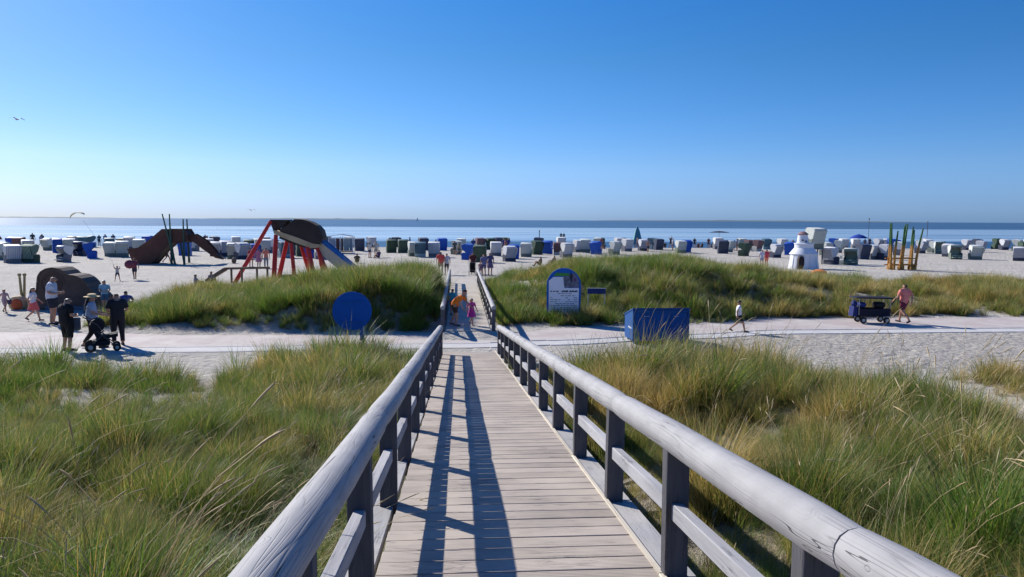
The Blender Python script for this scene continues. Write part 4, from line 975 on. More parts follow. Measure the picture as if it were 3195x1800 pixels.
hd = MB().lathe([(.33, -.22), (.36, -.12), (.36, .12), (.33, .22)], 16, (0, 0, 0), Matrix.Translation((-1.72, -.28, .28)) @ Matrix.Rotation(R(90), 4, 'X')).build('head', M['playtan'], sn)
MB().lathe([(.22, -.03), (.25, 0), (.20, .03)], 16, (0, 0, 0), Matrix.Translation((-1.66, -.53, .26)) @ Matrix.Rotation(R(90), 4, 'X')).build('mouth', plain('orange_red_paint', (.46, .09, .03), .6), hd)
for a, b in ((-1.78, -1.72), (-1.56, -1.62)):
    MB().tube([(a, 0, 1.52), (b, 0, .5)], [.05, .06], 8).ball((a, 0, 1.55), .085, 8).build('tentacle', M['olive'], sn)

# lighthouse shaped hut
lx, ly = 30.25, 64.4
lh = empty('lighthouse_hut', 'white lighthouse shaped play hut with a dark doorway', 'play hut', (lx, ly, ht(lx, ly)))
wp = plain('white_painted_wood', (.74, .75, .78), .6, .05)
MB().lathe([(1.34, -.1), (1.24, .5), (1.14, 1.28)], 10).build('base', wp, lh)
MB().lathe([(1.20, 1.28), (1.22, 1.33), (1.02, 1.60), (.82, 1.84)], 20).build('lower_roof', wp, lh)
MB().lathe([(.80, 1.82), (.80, 2.18), (.86, 2.20), (.86, 2.26), (.60, 2.30)], 20).build('gallery', wp, lh)
tw = MB().lathe([(.50, 2.28), (.40, 3.02)], 16, (-.14, 0, 0)).build('tower', wp, lh)
MB().lathe([(.46, 3.0), (.47, 3.06), (.20, 3.26), (.03, 3.30)], 16, (-.14, 0, 0)).build('tower_cap', plain('faded_red_roof', (.30, .17, .16), .7), lh)
for xx, zz in ((-.30, 2.52), (-.02, 2.44)): MB().box((xx - .05, -.47, zz), (.14, .06, .12), (0, 0, 0)).build('window', plain('dark_opening', (.03, .02, .02), .8), lh)
MB().prism([(-.98, .0), (-.94, .9), (-.84, 1.16), (-.56, 1.16), (-.46, .9), (-.44, 0)], 'y', -1.14, -.80).build('doorway', plain('dark_opening', (.03, .02, .02), .8), lh)
for k in range(10):
    a = 2 * math.pi * (k + .5) / 10
    MB().box((1.19 * math.cos(a), 1.19 * math.sin(a), .68), (.03, .06, 1.2), (0, R(-9), a)).build('corner_trim', wp, lh)
tag(MB().lathe([(.50, 0), (.58, .25), (.5, .5), (.2, .62)], 14, (26.4, 53.6, .0)).build('play_block', plain('orange_plastic', (.70, .22, .04), .5)), 'orange rounded play block below the lighthouse hut', 'play block')

# bamboo style climbing poles
t = NT('orange_green_bamboo'); g_ = t.N('SeparateXYZ'); t.L(t.coord('Object'), g_.inputs[0]); nn_ = t.noise(t.coord('Object', (6, 6, 2)), 2, 3)
f_ = t.N('MapRange'); t.L(t.math('ADD', g_.outputs['Z'], t.math('MULTIPLY', nn_, .5)), f_.inputs[0]); f_.inputs[1].default_value = 2.15; f_.inputs[2].default_value = 2.5
oc = t.ramp(nn_, [(.3, (.24, .11, .025)), (.7, (.52, .27, .06))]); gc = t.ramp(nn_, [(.3, (.02, .075, .025)), (.7, (.06, .17, .05))])
t.base(t.mix(f_.outputs[0], oc, gc)); t.rough(.6); M['bamboo'] = t.m
bx0, by0 = 37.2, 62.7
bp = empty('climbing_poles', 'cluster of tall bamboo style poles, orange below and green above', 'climbing frame', (bx0, by0, ht(bx0, by0)))
KX = lambda s: (s - 2775) / 37.0
for a, b, c, yy in ((2773, 695, 2776, 0), (2780, 695, 2778, .5), (2788, 719, 2780, -.3), (2807, 705, 2806, -.4), (2826, 697, 2811, 0), (2831, 697, 2815, .5), (2842, 728, 2838, -.3), (2849, 716, 2841, 0), (2856, 706, 2847, .5), (2871, 710, 2850, -.3)):
    z1 = (843 - b) / 37.0; p = [Vector((KX(c), yy, -.1)), Vector((KX(c * .7 + a * .3), yy * .8, z1 * .35)), Vector((KX(c * .35 + a * .65), yy * .9, z1 * .7)), Vector((KX(a), yy, z1))]
    mb = MB().tube(p, [.12, .10, .085, .055], 8)
    for q in range(1, 7): c_ = p[0].lerp(p[3], q / 7); 
    mb.build('pole', M['bamboo'], bp)
for z_, xa, xb in ((.40, 2764, 2856), (.95, 2766, 2852)):
    for yy in (-.35, .45): MB().tube([(KX(xa), yy, z_), (KX(xb), yy, z_ + .05)], .05, 8).build('cross_bar', M['bamboo'], bp)
for c in (2778, 2811, 2845): MB().lathe([(.22, 0), (.30, .16), (.27, .38), (.15, .6)], 8, (KX(c), .05, -.05)).build('foot_collar', M['bamboo'], bp)

# ------------------------------------------------------------------ signs, boxes and other things near the path
BLUE = plain('sign_blue', (.002, .105, .44), .55, .05); STEEL = plain('galvanised_steel', (.42, .44, .46), .45, .08, .6)
rs = empty('round_sign', 'large round blue sign seen from behind, on a steel post in the grass', 'sign', (-2.98, 21.3, ht(-2.98, 21.3)), R(4))
zc = 1.54 - ht(-2.98, 21.3)
disc = MB().lathe([(.52, -.012), (.545, -.008), (.545, .008), (.52, .012)], 44, (0, 0, 0), Matrix.Translation((0, 0, zc)) @ Matrix.Rotation(R(90), 4, 'X')).build('disc', BLUE, rs)
MB().box((.26, .05, zc - .62), (.11, .03, .42)).build('bracket', BLUE, rs)
for xx in (.30,): MB().tube([(xx, .06, -.3), (xx, .06, zc + .35)], .030, 10).build('post', STEEL, rs)
for zz in (-.28, .28):
    MB().box((.0, -.026, zc + zz), (.62, .028, .035)).build('stiffener', BLUE, disc)
bd = empty('information_board', 'arched blue information board with a white notice and a coloured map', 'sign', (4.20, 29.9, ht(4.2, 29.9)), R(-6))
def arch(w, h0, h1, n=14):
    r = w / 2; pts = [(-r, h0), (r, h0)]
    for i in range(n + 1): a = math.pi * i / n; pts.append((r * math.cos(a), h1 - r + r * math.sin(a)))
    return pts
MB().prism(arch(1.36, .22, 2.14), 'y', -.03, .03).build('panel', BLUE, bd)
for xx in (-.64, .64): MB().tube([(xx, .05, -.3), (xx, .05, 1.6)], .035, 8).build('post', BLUE, bd)
pw = plain('notice_white', (.78, .80, .86), .5, .04)
MB().prism([(-.60, .30), (.60, .30), (.60, 1.34), (.02, 1.34), (-.02, 1.78), (-.42, 1.78), (-.60, 1.62)], 'y', -.038, -.031).build('notice', pw, bd)
MB().prism([(-.04, 1.80), (.02, 1.36), (.60, 1.36), (.60, 1.62), (.50, 1.85), (.40, 1.95), (.28, 1.92)], 'y', -.038, -.031).build('map', plain('map_grey', (.16, .17, .24), .5, .5), bd)
MB().prism([(-.42, 1.82), (.24, 1.82), (.22, 1.93), (-.30, 1.95)], 'y', -.038, -.031).build('green_strip', plain('sign_green', (.06, .28, .05), .5), bd)
MB().prism([(.30, 1.52), (.36, 1.84), (.27, 1.96), (.22, 1.80)], 'y', -.042, -.039).build('map_mark', plain('map_dark', (.02, .03, .04), .5), bd)
MB().box((.44, -.041, 1.68), (.10, .004, .13)).build('map_mark', plain('map_purple', (.12, .05, .14), .5), bd)
ink = plain('notice_print', (.10, .11, .16), .6)
rr_ = random.Random(3)
for r_, zz in enumerate([1.20, 1.12, 1.03, .95, .87, .79, .71, .63, .55, .47, .39]):
    xx = -.54
    while xx < .50:
        L = rr_.uniform(.04, .16)
        if rr_.random() < .72 and xx + L < .56: MB().box((xx + L / 2, -.0405, zz), (L, .003, .022 if r_ else .05)).build('print_line', ink, bd)
        xx += L + .035
for (xx, ww) in ((.0, .07), (.12, .10), (.27, .05), (.37, .07), (.50, .09)): MB().box((xx, -.041, 1.215), (ww, .004, .055)).build('print_word', plain('map_dark', (.02, .03, .04)), bd)
bs = empty('blue_sign', 'small low blue sign in the dune grass right of the arched board', 'sign', (5.75, 31.1, ht(5.75, 31.1)), R(-8))
zb = max(.5, 1.16 - ht(5.75, 31.1))
MB().box((0, 0, zb), (.76, .06, .22)).build('panel', plain('dark_sign_blue', (.012, .035, .16), .5), bs, bevel=.01)
for xx in (-.34, .34): MB().tube([(xx, .03, -.4), (xx, .03, zb + .08)], .025, 8).build('post', STEEL, bs)
MB().box((0, -.035, zb + .125), (.80, .10, .02)).build('top_edge', STEEL, bs)
# the blue waste container beside the path
dc = empty('waste_container', 'large blue metal waste container standing beside the path', 'container', (6.72, 25.15, 0), R(0))
BL2 = plain('container_blue', (.003, .070, .25), .65, .12)
MB().prism([(.62, .10), (-.62, .10), (-.62, 1.17), (-.56, 1.20), (.62, .84)], 'x', -.95, .95).build('body', BL2, dc, bevel=.02)
MB().prism([(-.66, 1.17), (-.66, 1.225), (.66, .885), (.66, .83)], 'x', -.97, .97).build('lid', BL2, dc, bevel=.01)
MB().box((0, -.635, 1.11), (1.93, .03, .06)).build('rim', BL2, dc, bevel=.006); MB().box((0, -.635, .15), (1.93, .03, .07)).build('rim', BL2, dc, bevel=.006)
for xx in (-.93, .93): MB().box((xx, -.632, .63), (.05, .024, .88)).build('rib', BL2, dc)
for xx in (-.32, .32): MB().box((xx, -.628, .63), (.02, .016, .88)).build('rib', BL2, dc)
for xx in (-.5, .5): MB().tube([(xx - .08, -.66, .95), (xx - .08, -.70, .95), (xx + .08, -.70, .95), (xx + .08, -.66, .95)], .012, 5).build('handle', STEEL, dc)
for xx in (-.8, .8):
    for yy in (-.45, .45): MB().box((xx, yy, .05), (.16, .12, .12)).build('skid', BL2, dc)
wpt = plain('white_lettering', (.75, .78, .82), .5)
for k, (yy, ww) in enumerate(((-.38, .07), (-.28, .05), (-.20, .08), (-.09, .05), (-.01, .07))): MB().box((-.953, yy, .52), (.006, ww, .055)).build('lettering', wpt, dc)
wm = MB().tube([(0, 0, -.3), (0, 0, .42)], [.075, .07], 10)
wmo = wm.build('marker_post', M['post']); wmo.location = (8.0, 20.7, ht(8, 20.7) + .05); tag(wmo, 'short weathered wooden post standing in the sand right of the blue container', 'post')
sb_ = MB().box((0, 0, 0), (1.15, .8, .10)).build('slab', plain('grey_green_slab', (.26, .30, .29), .8), bevel=.015); sb_.location = (7.35, 18.9, ht(7.35, 18.9) + .16); sb_.rotation_euler = (R(6), 0, .2)
tag(sb_, 'pale grey slab lying in the grass below the short wooden post', 'slab')

# ------------------------------------------------------------------ strollers, cart and wagon
DK = plain('black_fabric', (.012, .013, .018), .8); TY = plain('rubber', (.015, .015, .017), .7); NV = plain('navy_canvas', (.012, .014, .028), .85)
def wheel(p, r, parent, w=.05):
    m4 = Matrix.Rotation(R(90), 4, 'Y')
    o = MB().lathe([(r * .78, -w / 2), (r, -w / 3), (r, w / 3), (r * .78, w / 2)], 18, (0, 0, 0), m4).build('wheel', TY, parent, p)
    MB().lathe([(r * .46, -w * .55), (r * .44, w * .55)], 10, (0, 0, 0), m4).build('rim', STEEL, o)
def stroller(label, loc, rot, s_=1.0):
    o = empty('stroller', label, 'stroller', (loc[0], loc[1], ht(*loc) + .012), R(rot)); o.scale = (s_,) * 3
    for xx in (-.28, .28): wheel((xx, .30, .15), .15, o); wheel((xx, -.38, .11), .11, o)
    fr = MB()
    for xx in (-.27, .27):
        fr.tube([(xx, .30, .15), (xx, -.05, .55), (xx, .10, .80), (xx, .46, 1.05)], .016, 6).tube([(xx, -.38, .11), (xx, .12, .62)], .016, 6)
    fr.tube([(-.27, .46, 1.05), (.27, .46, 1.05)], .02, 6); fr.build('frame', plain('dark_tube', (.06, .06, .065), .45), o)
    MB().prism([(-.42, .42), (.12, .34), (.30, .80), (.24, .84), (.05, .45), (-.42, .52)], 'x', -.22, .22).build('seat', DK, o)
    MB().lathe([(.19, -.21), (.20, 0), (.19, .21)], 14, (0, 0, 0), Matrix.Translation((0, .10, .78)) @ Matrix.Rotation(R(90), 4, 'Y')).build('hood', DK, o)
    MB().box((0, .02, .25), (.42, .46, .16)).build('basket', DK, o, bevel=.03)
    return o
stroller('dark stroller in front of the woman with the straw hat', (-11.0, 23.95), 115, 1.05)
tag(MB().box((-11.95, 24.25, .80), (.34, .22, .42), (0, 0, .3)).build('shoulder_bag', plain('slate_bag', (.10, .13, .17), .8), bevel=.04), 'grey blue shoulder bag at the hip of the woman with the straw hat', 'bag')
ct = stroller('low black cart pushed at the end of the boardwalk', (1.05, 57.15), 0, .95)
wg = empty('beach_wagon', 'dark blue beach wagon with a flat canopy on four poles', 'wagon', (16.75, 29.45, ht(16.75, 29.45) + .012), R(-4))
for xx in (-.42, .52):
    for yy in (-.27, .27):
        o = MB().lathe([(.10, -.04), (.13, -.03), (.13, .03), (.10, .04)], 16, (0, 0, 0), Matrix.Rotation(R(90), 4, 'X')).build('wheel', TY, wg, (xx, yy, .13))
        MB().lathe([(.075, -.045), (.07, .045)], 10, (0, 0, 0), Matrix.Rotation(R(90), 4, 'X')).build('rim', STEEL, o)
for yy in (-.30, .30): MB().prism([(-.58, .30), (.62, .30), (.66, .60), (-.62, .60)], 'y', yy - .015, yy + .015).build('side_cloth', NV, wg)
MB().box((.02, 0, .31), (1.18, .58, .03)).build('floor', DK, wg)
for xx in (-.60, .64): MB().box((xx, 0, .45), (.03, .58, .28)).build('end_cloth', NV, wg)
for xx in (-.62, .64):
    for yy in (-.29, .29): MB().tube([(xx, yy, .35), (xx, yy, 1.04)], .014, 6).build('canopy_pole', STEEL, wg)
MB().prism([(-.78, 1.02), (-.74, 1.07), (.72, 1.05), (.72, 1.0)], 'y', -.36, .36).build('canopy', NV, wg, bevel=.01)
MB().tube([(.64, 0, .45), (.86, 0, .80), (1.0, 0, 1.02)], .018, 6).tube([(1.0, -.18, 1.02), (1.0, .18, 1.02)], .02, 6).build('handle', DK, wg)
MB().box((.30, 0, .74), (.40, .42, .22)).build('cushion', DK, wg, bevel=.06)
MB().box((-.40, 0, .74), (.26, .4, .2)).build('cushion', plain('blue_bag', (.02, .04, .2), .8), wg, bevel=.06)
tag(MB().box((15.98, 29.4, .50), (.20, .30, .40), (0, .12, .1)).ball((16.0, 29.4, .80), (.13, .14, .14), 8).build('luggage', plain('blue_luggage', (.012, .025, .14), .7), bevel=.0), 'blue bag hanging at the front of the beach wagon', 'bag')

# ------------------------------------------------------------------ things out on the beach and in the water
sg = empty('white_sign', 'small white sign on a white block between two dark baskets', 'sign', (37.6, 72.0, ht(37.6, 72)), 0)
MB().box((0, 0, .22), (.62, .40, .44)).build('block', wp, sg, bevel=.01); MB().box((0, 0, .72), (.34, .05, .40)).build('panel', wp, sg); MB().box((0, -.03, .74), (.10, .01, .16)).build('figure_mark', ink, sg); MB().tube([(0, 0, .4), (0, 0, .6)], .03, 6).build('post', wp, sg)
kx = empty('beach_stall', 'open white framed beach stall with grey and brown panels behind the climber', 'stall', (-14.2, 93.3, ht(-14, 93)))
for xx in (-1.42, 0, 1.42):
    for yy in (-.7, .7): MB().tube([(xx, yy, 0), (xx, yy, 2.05)], .035, 6).build('post', wp, kx)
for yy in (-.7, .7): MB().tube([(-1.42, yy, 2.05), (0, yy, 2.28), (1.42, yy, 2.05)], .04, 6).build('roof_bar', wp, kx); MB().tube([(-1.42, yy, 1.85), (1.42, yy, 1.85)], .03, 6).build('roof_bar', wp, kx)
for a, b, m_ in ((-1.38, -.62, (.22, .26, .34)), (-.60, -.16, (.10, .045, .045)), (-.14, .30, (.13, .08, .065)), (.32, 1.0, (.28, .34, .34)), (1.02, 1.38, (.20, .27, .32))):
    MB().box(((a + b) / 2, -.5, 1.05), (b - a - .02, .08, 1.5)).build('panel', cloth(m_), kx)
MB().box((0, 0, .20), (2.7, 1.3, .10)).build('floor', M['log'], kx)
def parasol(label, loc, zt, r, col, rib=8, h=.25):
    o = empty('parasol', label, 'parasol', (loc[0], loc[1], ht(*loc)))
    MB().tube([(0, 0, 0), (0, 0, zt)], .03, 6).build('pole', STEEL, o)
    MB().lathe([(r, zt - h), (r * .98, zt - h + .04), (r * .5, zt - h * .3), (.03, zt)], rib).build('canopy', cloth(col), o); return o
parasol('wide dark parasol over the group on the far right beach', (41.4, 118.0), 2.75, 1.65, (.015, .02, .035))
parasol('round reddish brown parasol at the far left', (-56.6, 96.5), 2.75, .95, (.20, .03, .04), 12, 1.3)
parasol('blue parasol leaning over the far row right of the lighthouse hut', (59.0, 108.0), 2.3, 1.3, (.01, .05, .32), 10, .6)
GPST = 'sea marks standing on the mudflat'
for x, y, h, lab in ((18.4, 172, 2.6, 'short dark post on the mudflat beyond the boardwalk'), (150, 233, 5.2, 'tall dark sea mark post above the right side of the beach'), (99.9, 178.4, 5.8, 'thin dark pole in the water left of the bamboo poles')):
    p_ = empty('sea_mark', lab, 'post', (x, y, -1), 0, GPST); MB().tube([(0, 0, 0), (0, 0, h)], .09 if h < 5.5 else .05, 6).build('post', M['post'], p_)
    MB().lathe([(.11, h - .1), (.13, h + .15), (.05, h + .25)], 8).build('top_mark', M['playdark'], p_)
sp_ = empty('teal_sail', 'small teal pyramid shaped sail or tent at the water edge', 'sail', (33.9, 142, -.45)); MB().lathe([(1.15, .1), (.75, 1.6), (.45, 2.7), (.12, 3.4)], 5).build('cloth', cloth((.16, .33, .34)), sp_); MB().tube([(0, 0, 0), (0, 0, 3.6)], .04, 6).build('mast', STEEL, sp_)
sb2 = empty('sailing_boat', 'tiny white sailing boat near the horizon above the boardwalk', 'boat', (-140, 2600, -.3)); MB().prism([(-4, 0), (4, 0), (5, 1.2), (-4.5, 1.2)], 'y', -1.2, 1.2).build('hull', wp, sb2); MB().prism([(-3.2, 1.8), (.3, 1.8), (.3, 12)], 'y', -.05, .05).build('sail', wp, sb2); MB().prism([(.7, 1.8), (4.4, 1.8), (.7, 10.5)], 'y', -.05, .05).build('sail', wp, sb2); MB().tube([(.5, 0, 1), (.5, 0, 12.5)], .1, 6).build('mast', STEEL, sb2)
tag(MB().ball((15.4, 66.3, .20), (.5, .3, .25), 8).build('bag', cloth((.06, .06, .07))), 'dark bag lying on the sand beyond the crest of the right dune, left one', 'bag')
for k, (x, y, lab) in enumerate(((18.4, 63.5, 'small dark bundle on the sand just behind the crest of the right dune'), (22.3, 60.5, 'small dark bundle on the sand, nearest to the pair left of the lighthouse hut'))):
    tag(MB().ball((x, y, .15), (.25, .2, .25), 8).build('bundle', cloth((.05, .05, .06))), lab, 'bundle')
# gulls and the kite
def gull(label, loc, rot, span):
    o = empty('gull', label, 'bird', loc, R(rot)); s_ = span / 1.4
    o.scale = (s_,) * 3; w_ = plain('gull_white', (.72, .70, .66), .7)
    MB().tube([(0, -.30, .0), (0, -.22, .02), (0, -.05, .0), (0, .14, -.01), (0, .30, .01)], [.012, .045, .075, .05, .015], 8).build('body', w_, o)
    for q in (-1, 1):
        vs = [(0, -.09, .03), (0, .10, .02), (q * .32, .08, .16), (q * .32, -.10, .17), (q * .70, .06, .02), (q * .72, .0, .02)]
        top = [(a, b, c + .012) for a, b, c in vs]; n_ = len(vs); f = [(0, 1, 2, 3), (3, 2, 4, 5), (9, 8, 7, 6), (11, 10, 8, 9), (0, 3, 9, 6), (3, 5, 11, 9), (1, 7, 8, 2), (2, 8, 10, 4), (4, 10, 11, 5), (0, 6, 7, 1)]
        MB().add(vs + top, f).build('wing', plain('gull_wing', (.34, .34, .33), .7), o)
gull('faint pale gull gliding high in the sky at left', (-17.6, 32.0, 8.0), 60, .62)
gull('small dark gull flying low above the red legged climber', (-16.0, 60, 4.75), 40, .75)
kt = empty('kite', 'pale yellow arched kite flying on a line above the left beach', 'kite', (-25.6, 53.0, 4.2))
vs = []; n = 14
for i in range(n + 1):
    a = math.pi * (.28 + .62 * (1 - i / n)); w_ = .16 * math.sin(math.pi * i / n) + .02; c0 = (.62 * math.cos(a) + .1, 0, .55 * math.sin(a) - .25)
    vs += [(c0[0], -w_, c0[2] - .04), (c0[0], w_, c0[2]), (c0[0] * .97, w_, c0[2] - .05), (c0[0] * .97, -w_, c0[2] - .08)]
fs_ = [(4*i+k, 4*i+4+k, 4*i+4+(k+1) % 4, 4*i+(k+1) % 4) for i in range(n) for k in range(4)]
MB().add(vs, fs_).build('canopy', cloth((.66, .60, .42)), kt)
hx, hy, hz = -22.55, 51.2, 1.10 + ht(-22.4, 51.3)
MB().tube([(hx + 25.6 + (0.35 - (hx + 25.6)) * q / 8, (hy - 53) * (1 - q / 8), (hz - 4.2) + (-.25 - (hz - 4.2)) * (q / 8) ** .92) for q in range(9)], .008, 4).build('line', plain('kite_line', (.25, .25, .27), .6), kt)
S.frame_set(1)
GP = {}
def finish_bodies():
    bpy.context.view_layer.update(); dg = bpy.context.evaluated_depsgraph_get()
    for key, (o, J) in pending.items():
        me_ = bpy.data.meshes.new_from_object(o.evaluated_get(dg)); V = [v.co.copy() for v in me_.vertices]; Nn = [v.normal.copy() for v in me_.vertices]; F_ = [tuple(p.vertices) for p in me_.polygons]
        lab = []
        for v in V:
            best = None
            for a, b in EDG:
                A, B = Vector(J[a]), Vector(J[b]); ab = B - A; t_ = max(0, min(1, (v - A).dot(ab) / ab.length_squared)); d = (v - A - ab * t_).length - (1.0 if b in ('spi', 'che', 'nec') and a in ('pel', 'spi', 'che') else .9) * (.06 if (a, b) == ('che', 'nec') else RAD[a if a in RAD else a[:3]][0]) * (key[2] if a in ('pel', 'spi') else 1)
                if best is None or d < best[0]: best = (d, a, b, t_)
            lab.append(best[1:])
        # five fingers on each hand, rooted in the palm, and a small nose
        mb = MB(); mb.v = [tuple(v) for v in V]; mb.f = list(F_); mb.m = [0] * len(F_)
        for n in 'rl':
            W, H_ = Vector(J['wri' + n]), Vector(J['han' + n]); d = (H_ - W).normalized(); sd = d.cross(Vector((1, 0, 0))); sd = (sd if sd.length > .2 else d.cross(Vector((0, 0, 1)))).normalized(); up = sd.cross(d)
            for q, (off, ln) in enumerate(((-.024, .062), (-.008, .074), (.008, .070), (.023, .055))):
                p0 = H_ + sd * off * .9; mb.tube([p0, p0 + d * ln * .55 + sd * off * .25, p0 + d * ln * .95 + up * .018], [.0095, .0085, .0065], 5)
            p0 = W + (H_ - W) * .5 + sd * -.02; mb.tube([p0, p0 - sd * .026 + d * .025, p0 - sd * .034 + d * .055], [.011, .010, .008], 5)
        hd = Vector(J['hea']); mb.ball(tuple(hd + Vector((0, -.100, .005))), (.012, .018, .018), 6)
        for s_ in (-1, 1): mb.ball(tuple(hd + Vector((s_ * .082, .0, .0))), (.010, .018, .028), 6)
        bpy.data.meshes.remove(me_)
        GP[key] = (J, V, Nn, F_, lab, mb)
    for o, _ in pending.values(): bpy.data.objects.remove(o)
    bpy.data.collections.remove(tmpc)
def shell(key, test, off):
    J, V, Nn, F_, lab, mb = GP[key]; idx = {}; vs = []; fs = []
    for f in F_:
        if all(test(lab[i], V[i]) for i in f):
            g = []
            for i in f:
                if i not in idx: idx[i] = len(vs); vs.append(tuple(V[i] + Nn[i] * off))
                g.append(idx[i])
            fs.append(tuple(g))
    return MB().add(vs, fs)
bcache = {}
def person(label, loc, rot, h, pose='stand', kid=False, wide=1.0, skin=SKIN, hair='brown', top=(.7, .7, .7), low=(.03, .03, .04), sleeves='short', legs='short', hat=None, longhair=False, skirt=None, dress=None, group=None, zoff=0, bare=False, cat=None):
    x, y = loc; key = (pose, kid, wide); J = GP[key][0]; s_ = h / 1.77
    o = empty('person', label, cat or ('child' if kid else 'person'), (x, y, ht(x, y) + zoff + .01), R(rot), group); o.scale = (s_ * (1.08 + (wide - 1) * .45), s_ * (1.08 + (wide - 1) * .45), s_)
    ck = key + (skin.name,)
    if ck not in bcache: bcache[ck] = GP[key][5].mesh('body', skin)
    link('body', bcache[ck], o)
    def part(name, test, off, mat):
        k = key + (name, mat.name)
        if k not in bcache: bcache[k] = shell(key, test, off).mesh(name, mat)
        link(name, bcache[k], o)
    sl = {'short': .75, 'long': 9, 'none': -1}[sleeves]
    def is_top(l, v):
        a, b, t_ = l
        if (a, b) in (('pel', 'spi'), ('spi', 'che')): return True
        if (a, b) == ('che', 'nec'): return t_ < .98
        if (a, b) == ('nec', 'hea'): return t_ < .02
        if a == 'che': return True
        if a[:3] == 'sho': return sl > 0 and (t_ < sl)
        if a[:3] == 'elb': return sl > 1 and t_ < .95
        if a == 'pel' and b[:3] == 'hip': return v.z > J['pel'][2] - .05
        return False
    lg = {'short': .80, 'mid': 1.2, 'long': 9}[legs]
    def is_low(l, v):
        a, b, t_ = l
        if a == 'pel' and b == 'spi': return t_ < .7
        if a == 'pel': return True
        if a[:3] == 'hip': return t_ < lg
        if a[:3] == 'kne': return lg > 2 and t_ < .92 or (lg > 1 and t_ < .12)
        return False
    if not bare: part('top', is_top, .020, cloth(top))
    part('trousers' if legs == 'long' else 'shorts', is_low, .014, cloth(low))
    hz = J['hea'][2]; hy = J['hea'][1]
    def is_hair(l, v): return l[1] in ('top',) and (v.z > J['hea'][2] + .045 or v.y > hy + .02) or (l[1] == 'hea' and v.y > hy + .03 and l[2] > .55)
    part('hair', is_hair, .016, HAIR[hair])
    if longhair: MB().tube([(0, hy + .05, hz + .06), (0, hy + .10, hz - .04), (0, hy + .13, hz - .20), (0, hy + .12, hz - .34)], [.06, .085, .075, .03], 8, flat=.6).build('long_hair', HAIR[hair], o)
    for n in 'rl':
        a_, t_ = Vector(J['ank' + n]), Vector(J['toe' + n]); MB().tube([a_ + Vector((0, .05, -.045)), a_ * .5 + t_ * .5 + Vector((0, 0, -.01)), t_ + Vector((0, -.03, -.002))], [.034, .046, .034], 8).build('shoe', cloth((.05, .05, .06)), o)
    if hat == 'cap':
        b = MB(); b.ball((0, hy, hz + .075), (.105, .118, .075), 12); b.box((0, hy - .13, hz + .06), (.14, .12, .014)); b.build('cap', cloth((.75, .72, .62)), o)
    if hat == 'straw':
        b = MB(); b.lathe([(.19, .07), (.20, .078), (.11, .085), (.105, .15), (.06, .17), (.0, .172)], 14, (0, hy, hz)); b.build('hat', cloth((.62, .48, .27)), o)
    if skirt: MB().lathe([(.15, .99), (.17, .90), (.24, .66), (.25, .58), (.22, .585), (.14, .90)], 14).build('skirt', cloth(skirt), o)
    if dress: MB().lathe([(.145, 1.30), (.14, 1.12), (.18, .90), (.27, .56), (.25, .55), (.13, 1.0)], 14).build('dress', cloth(dress), o)
    return o

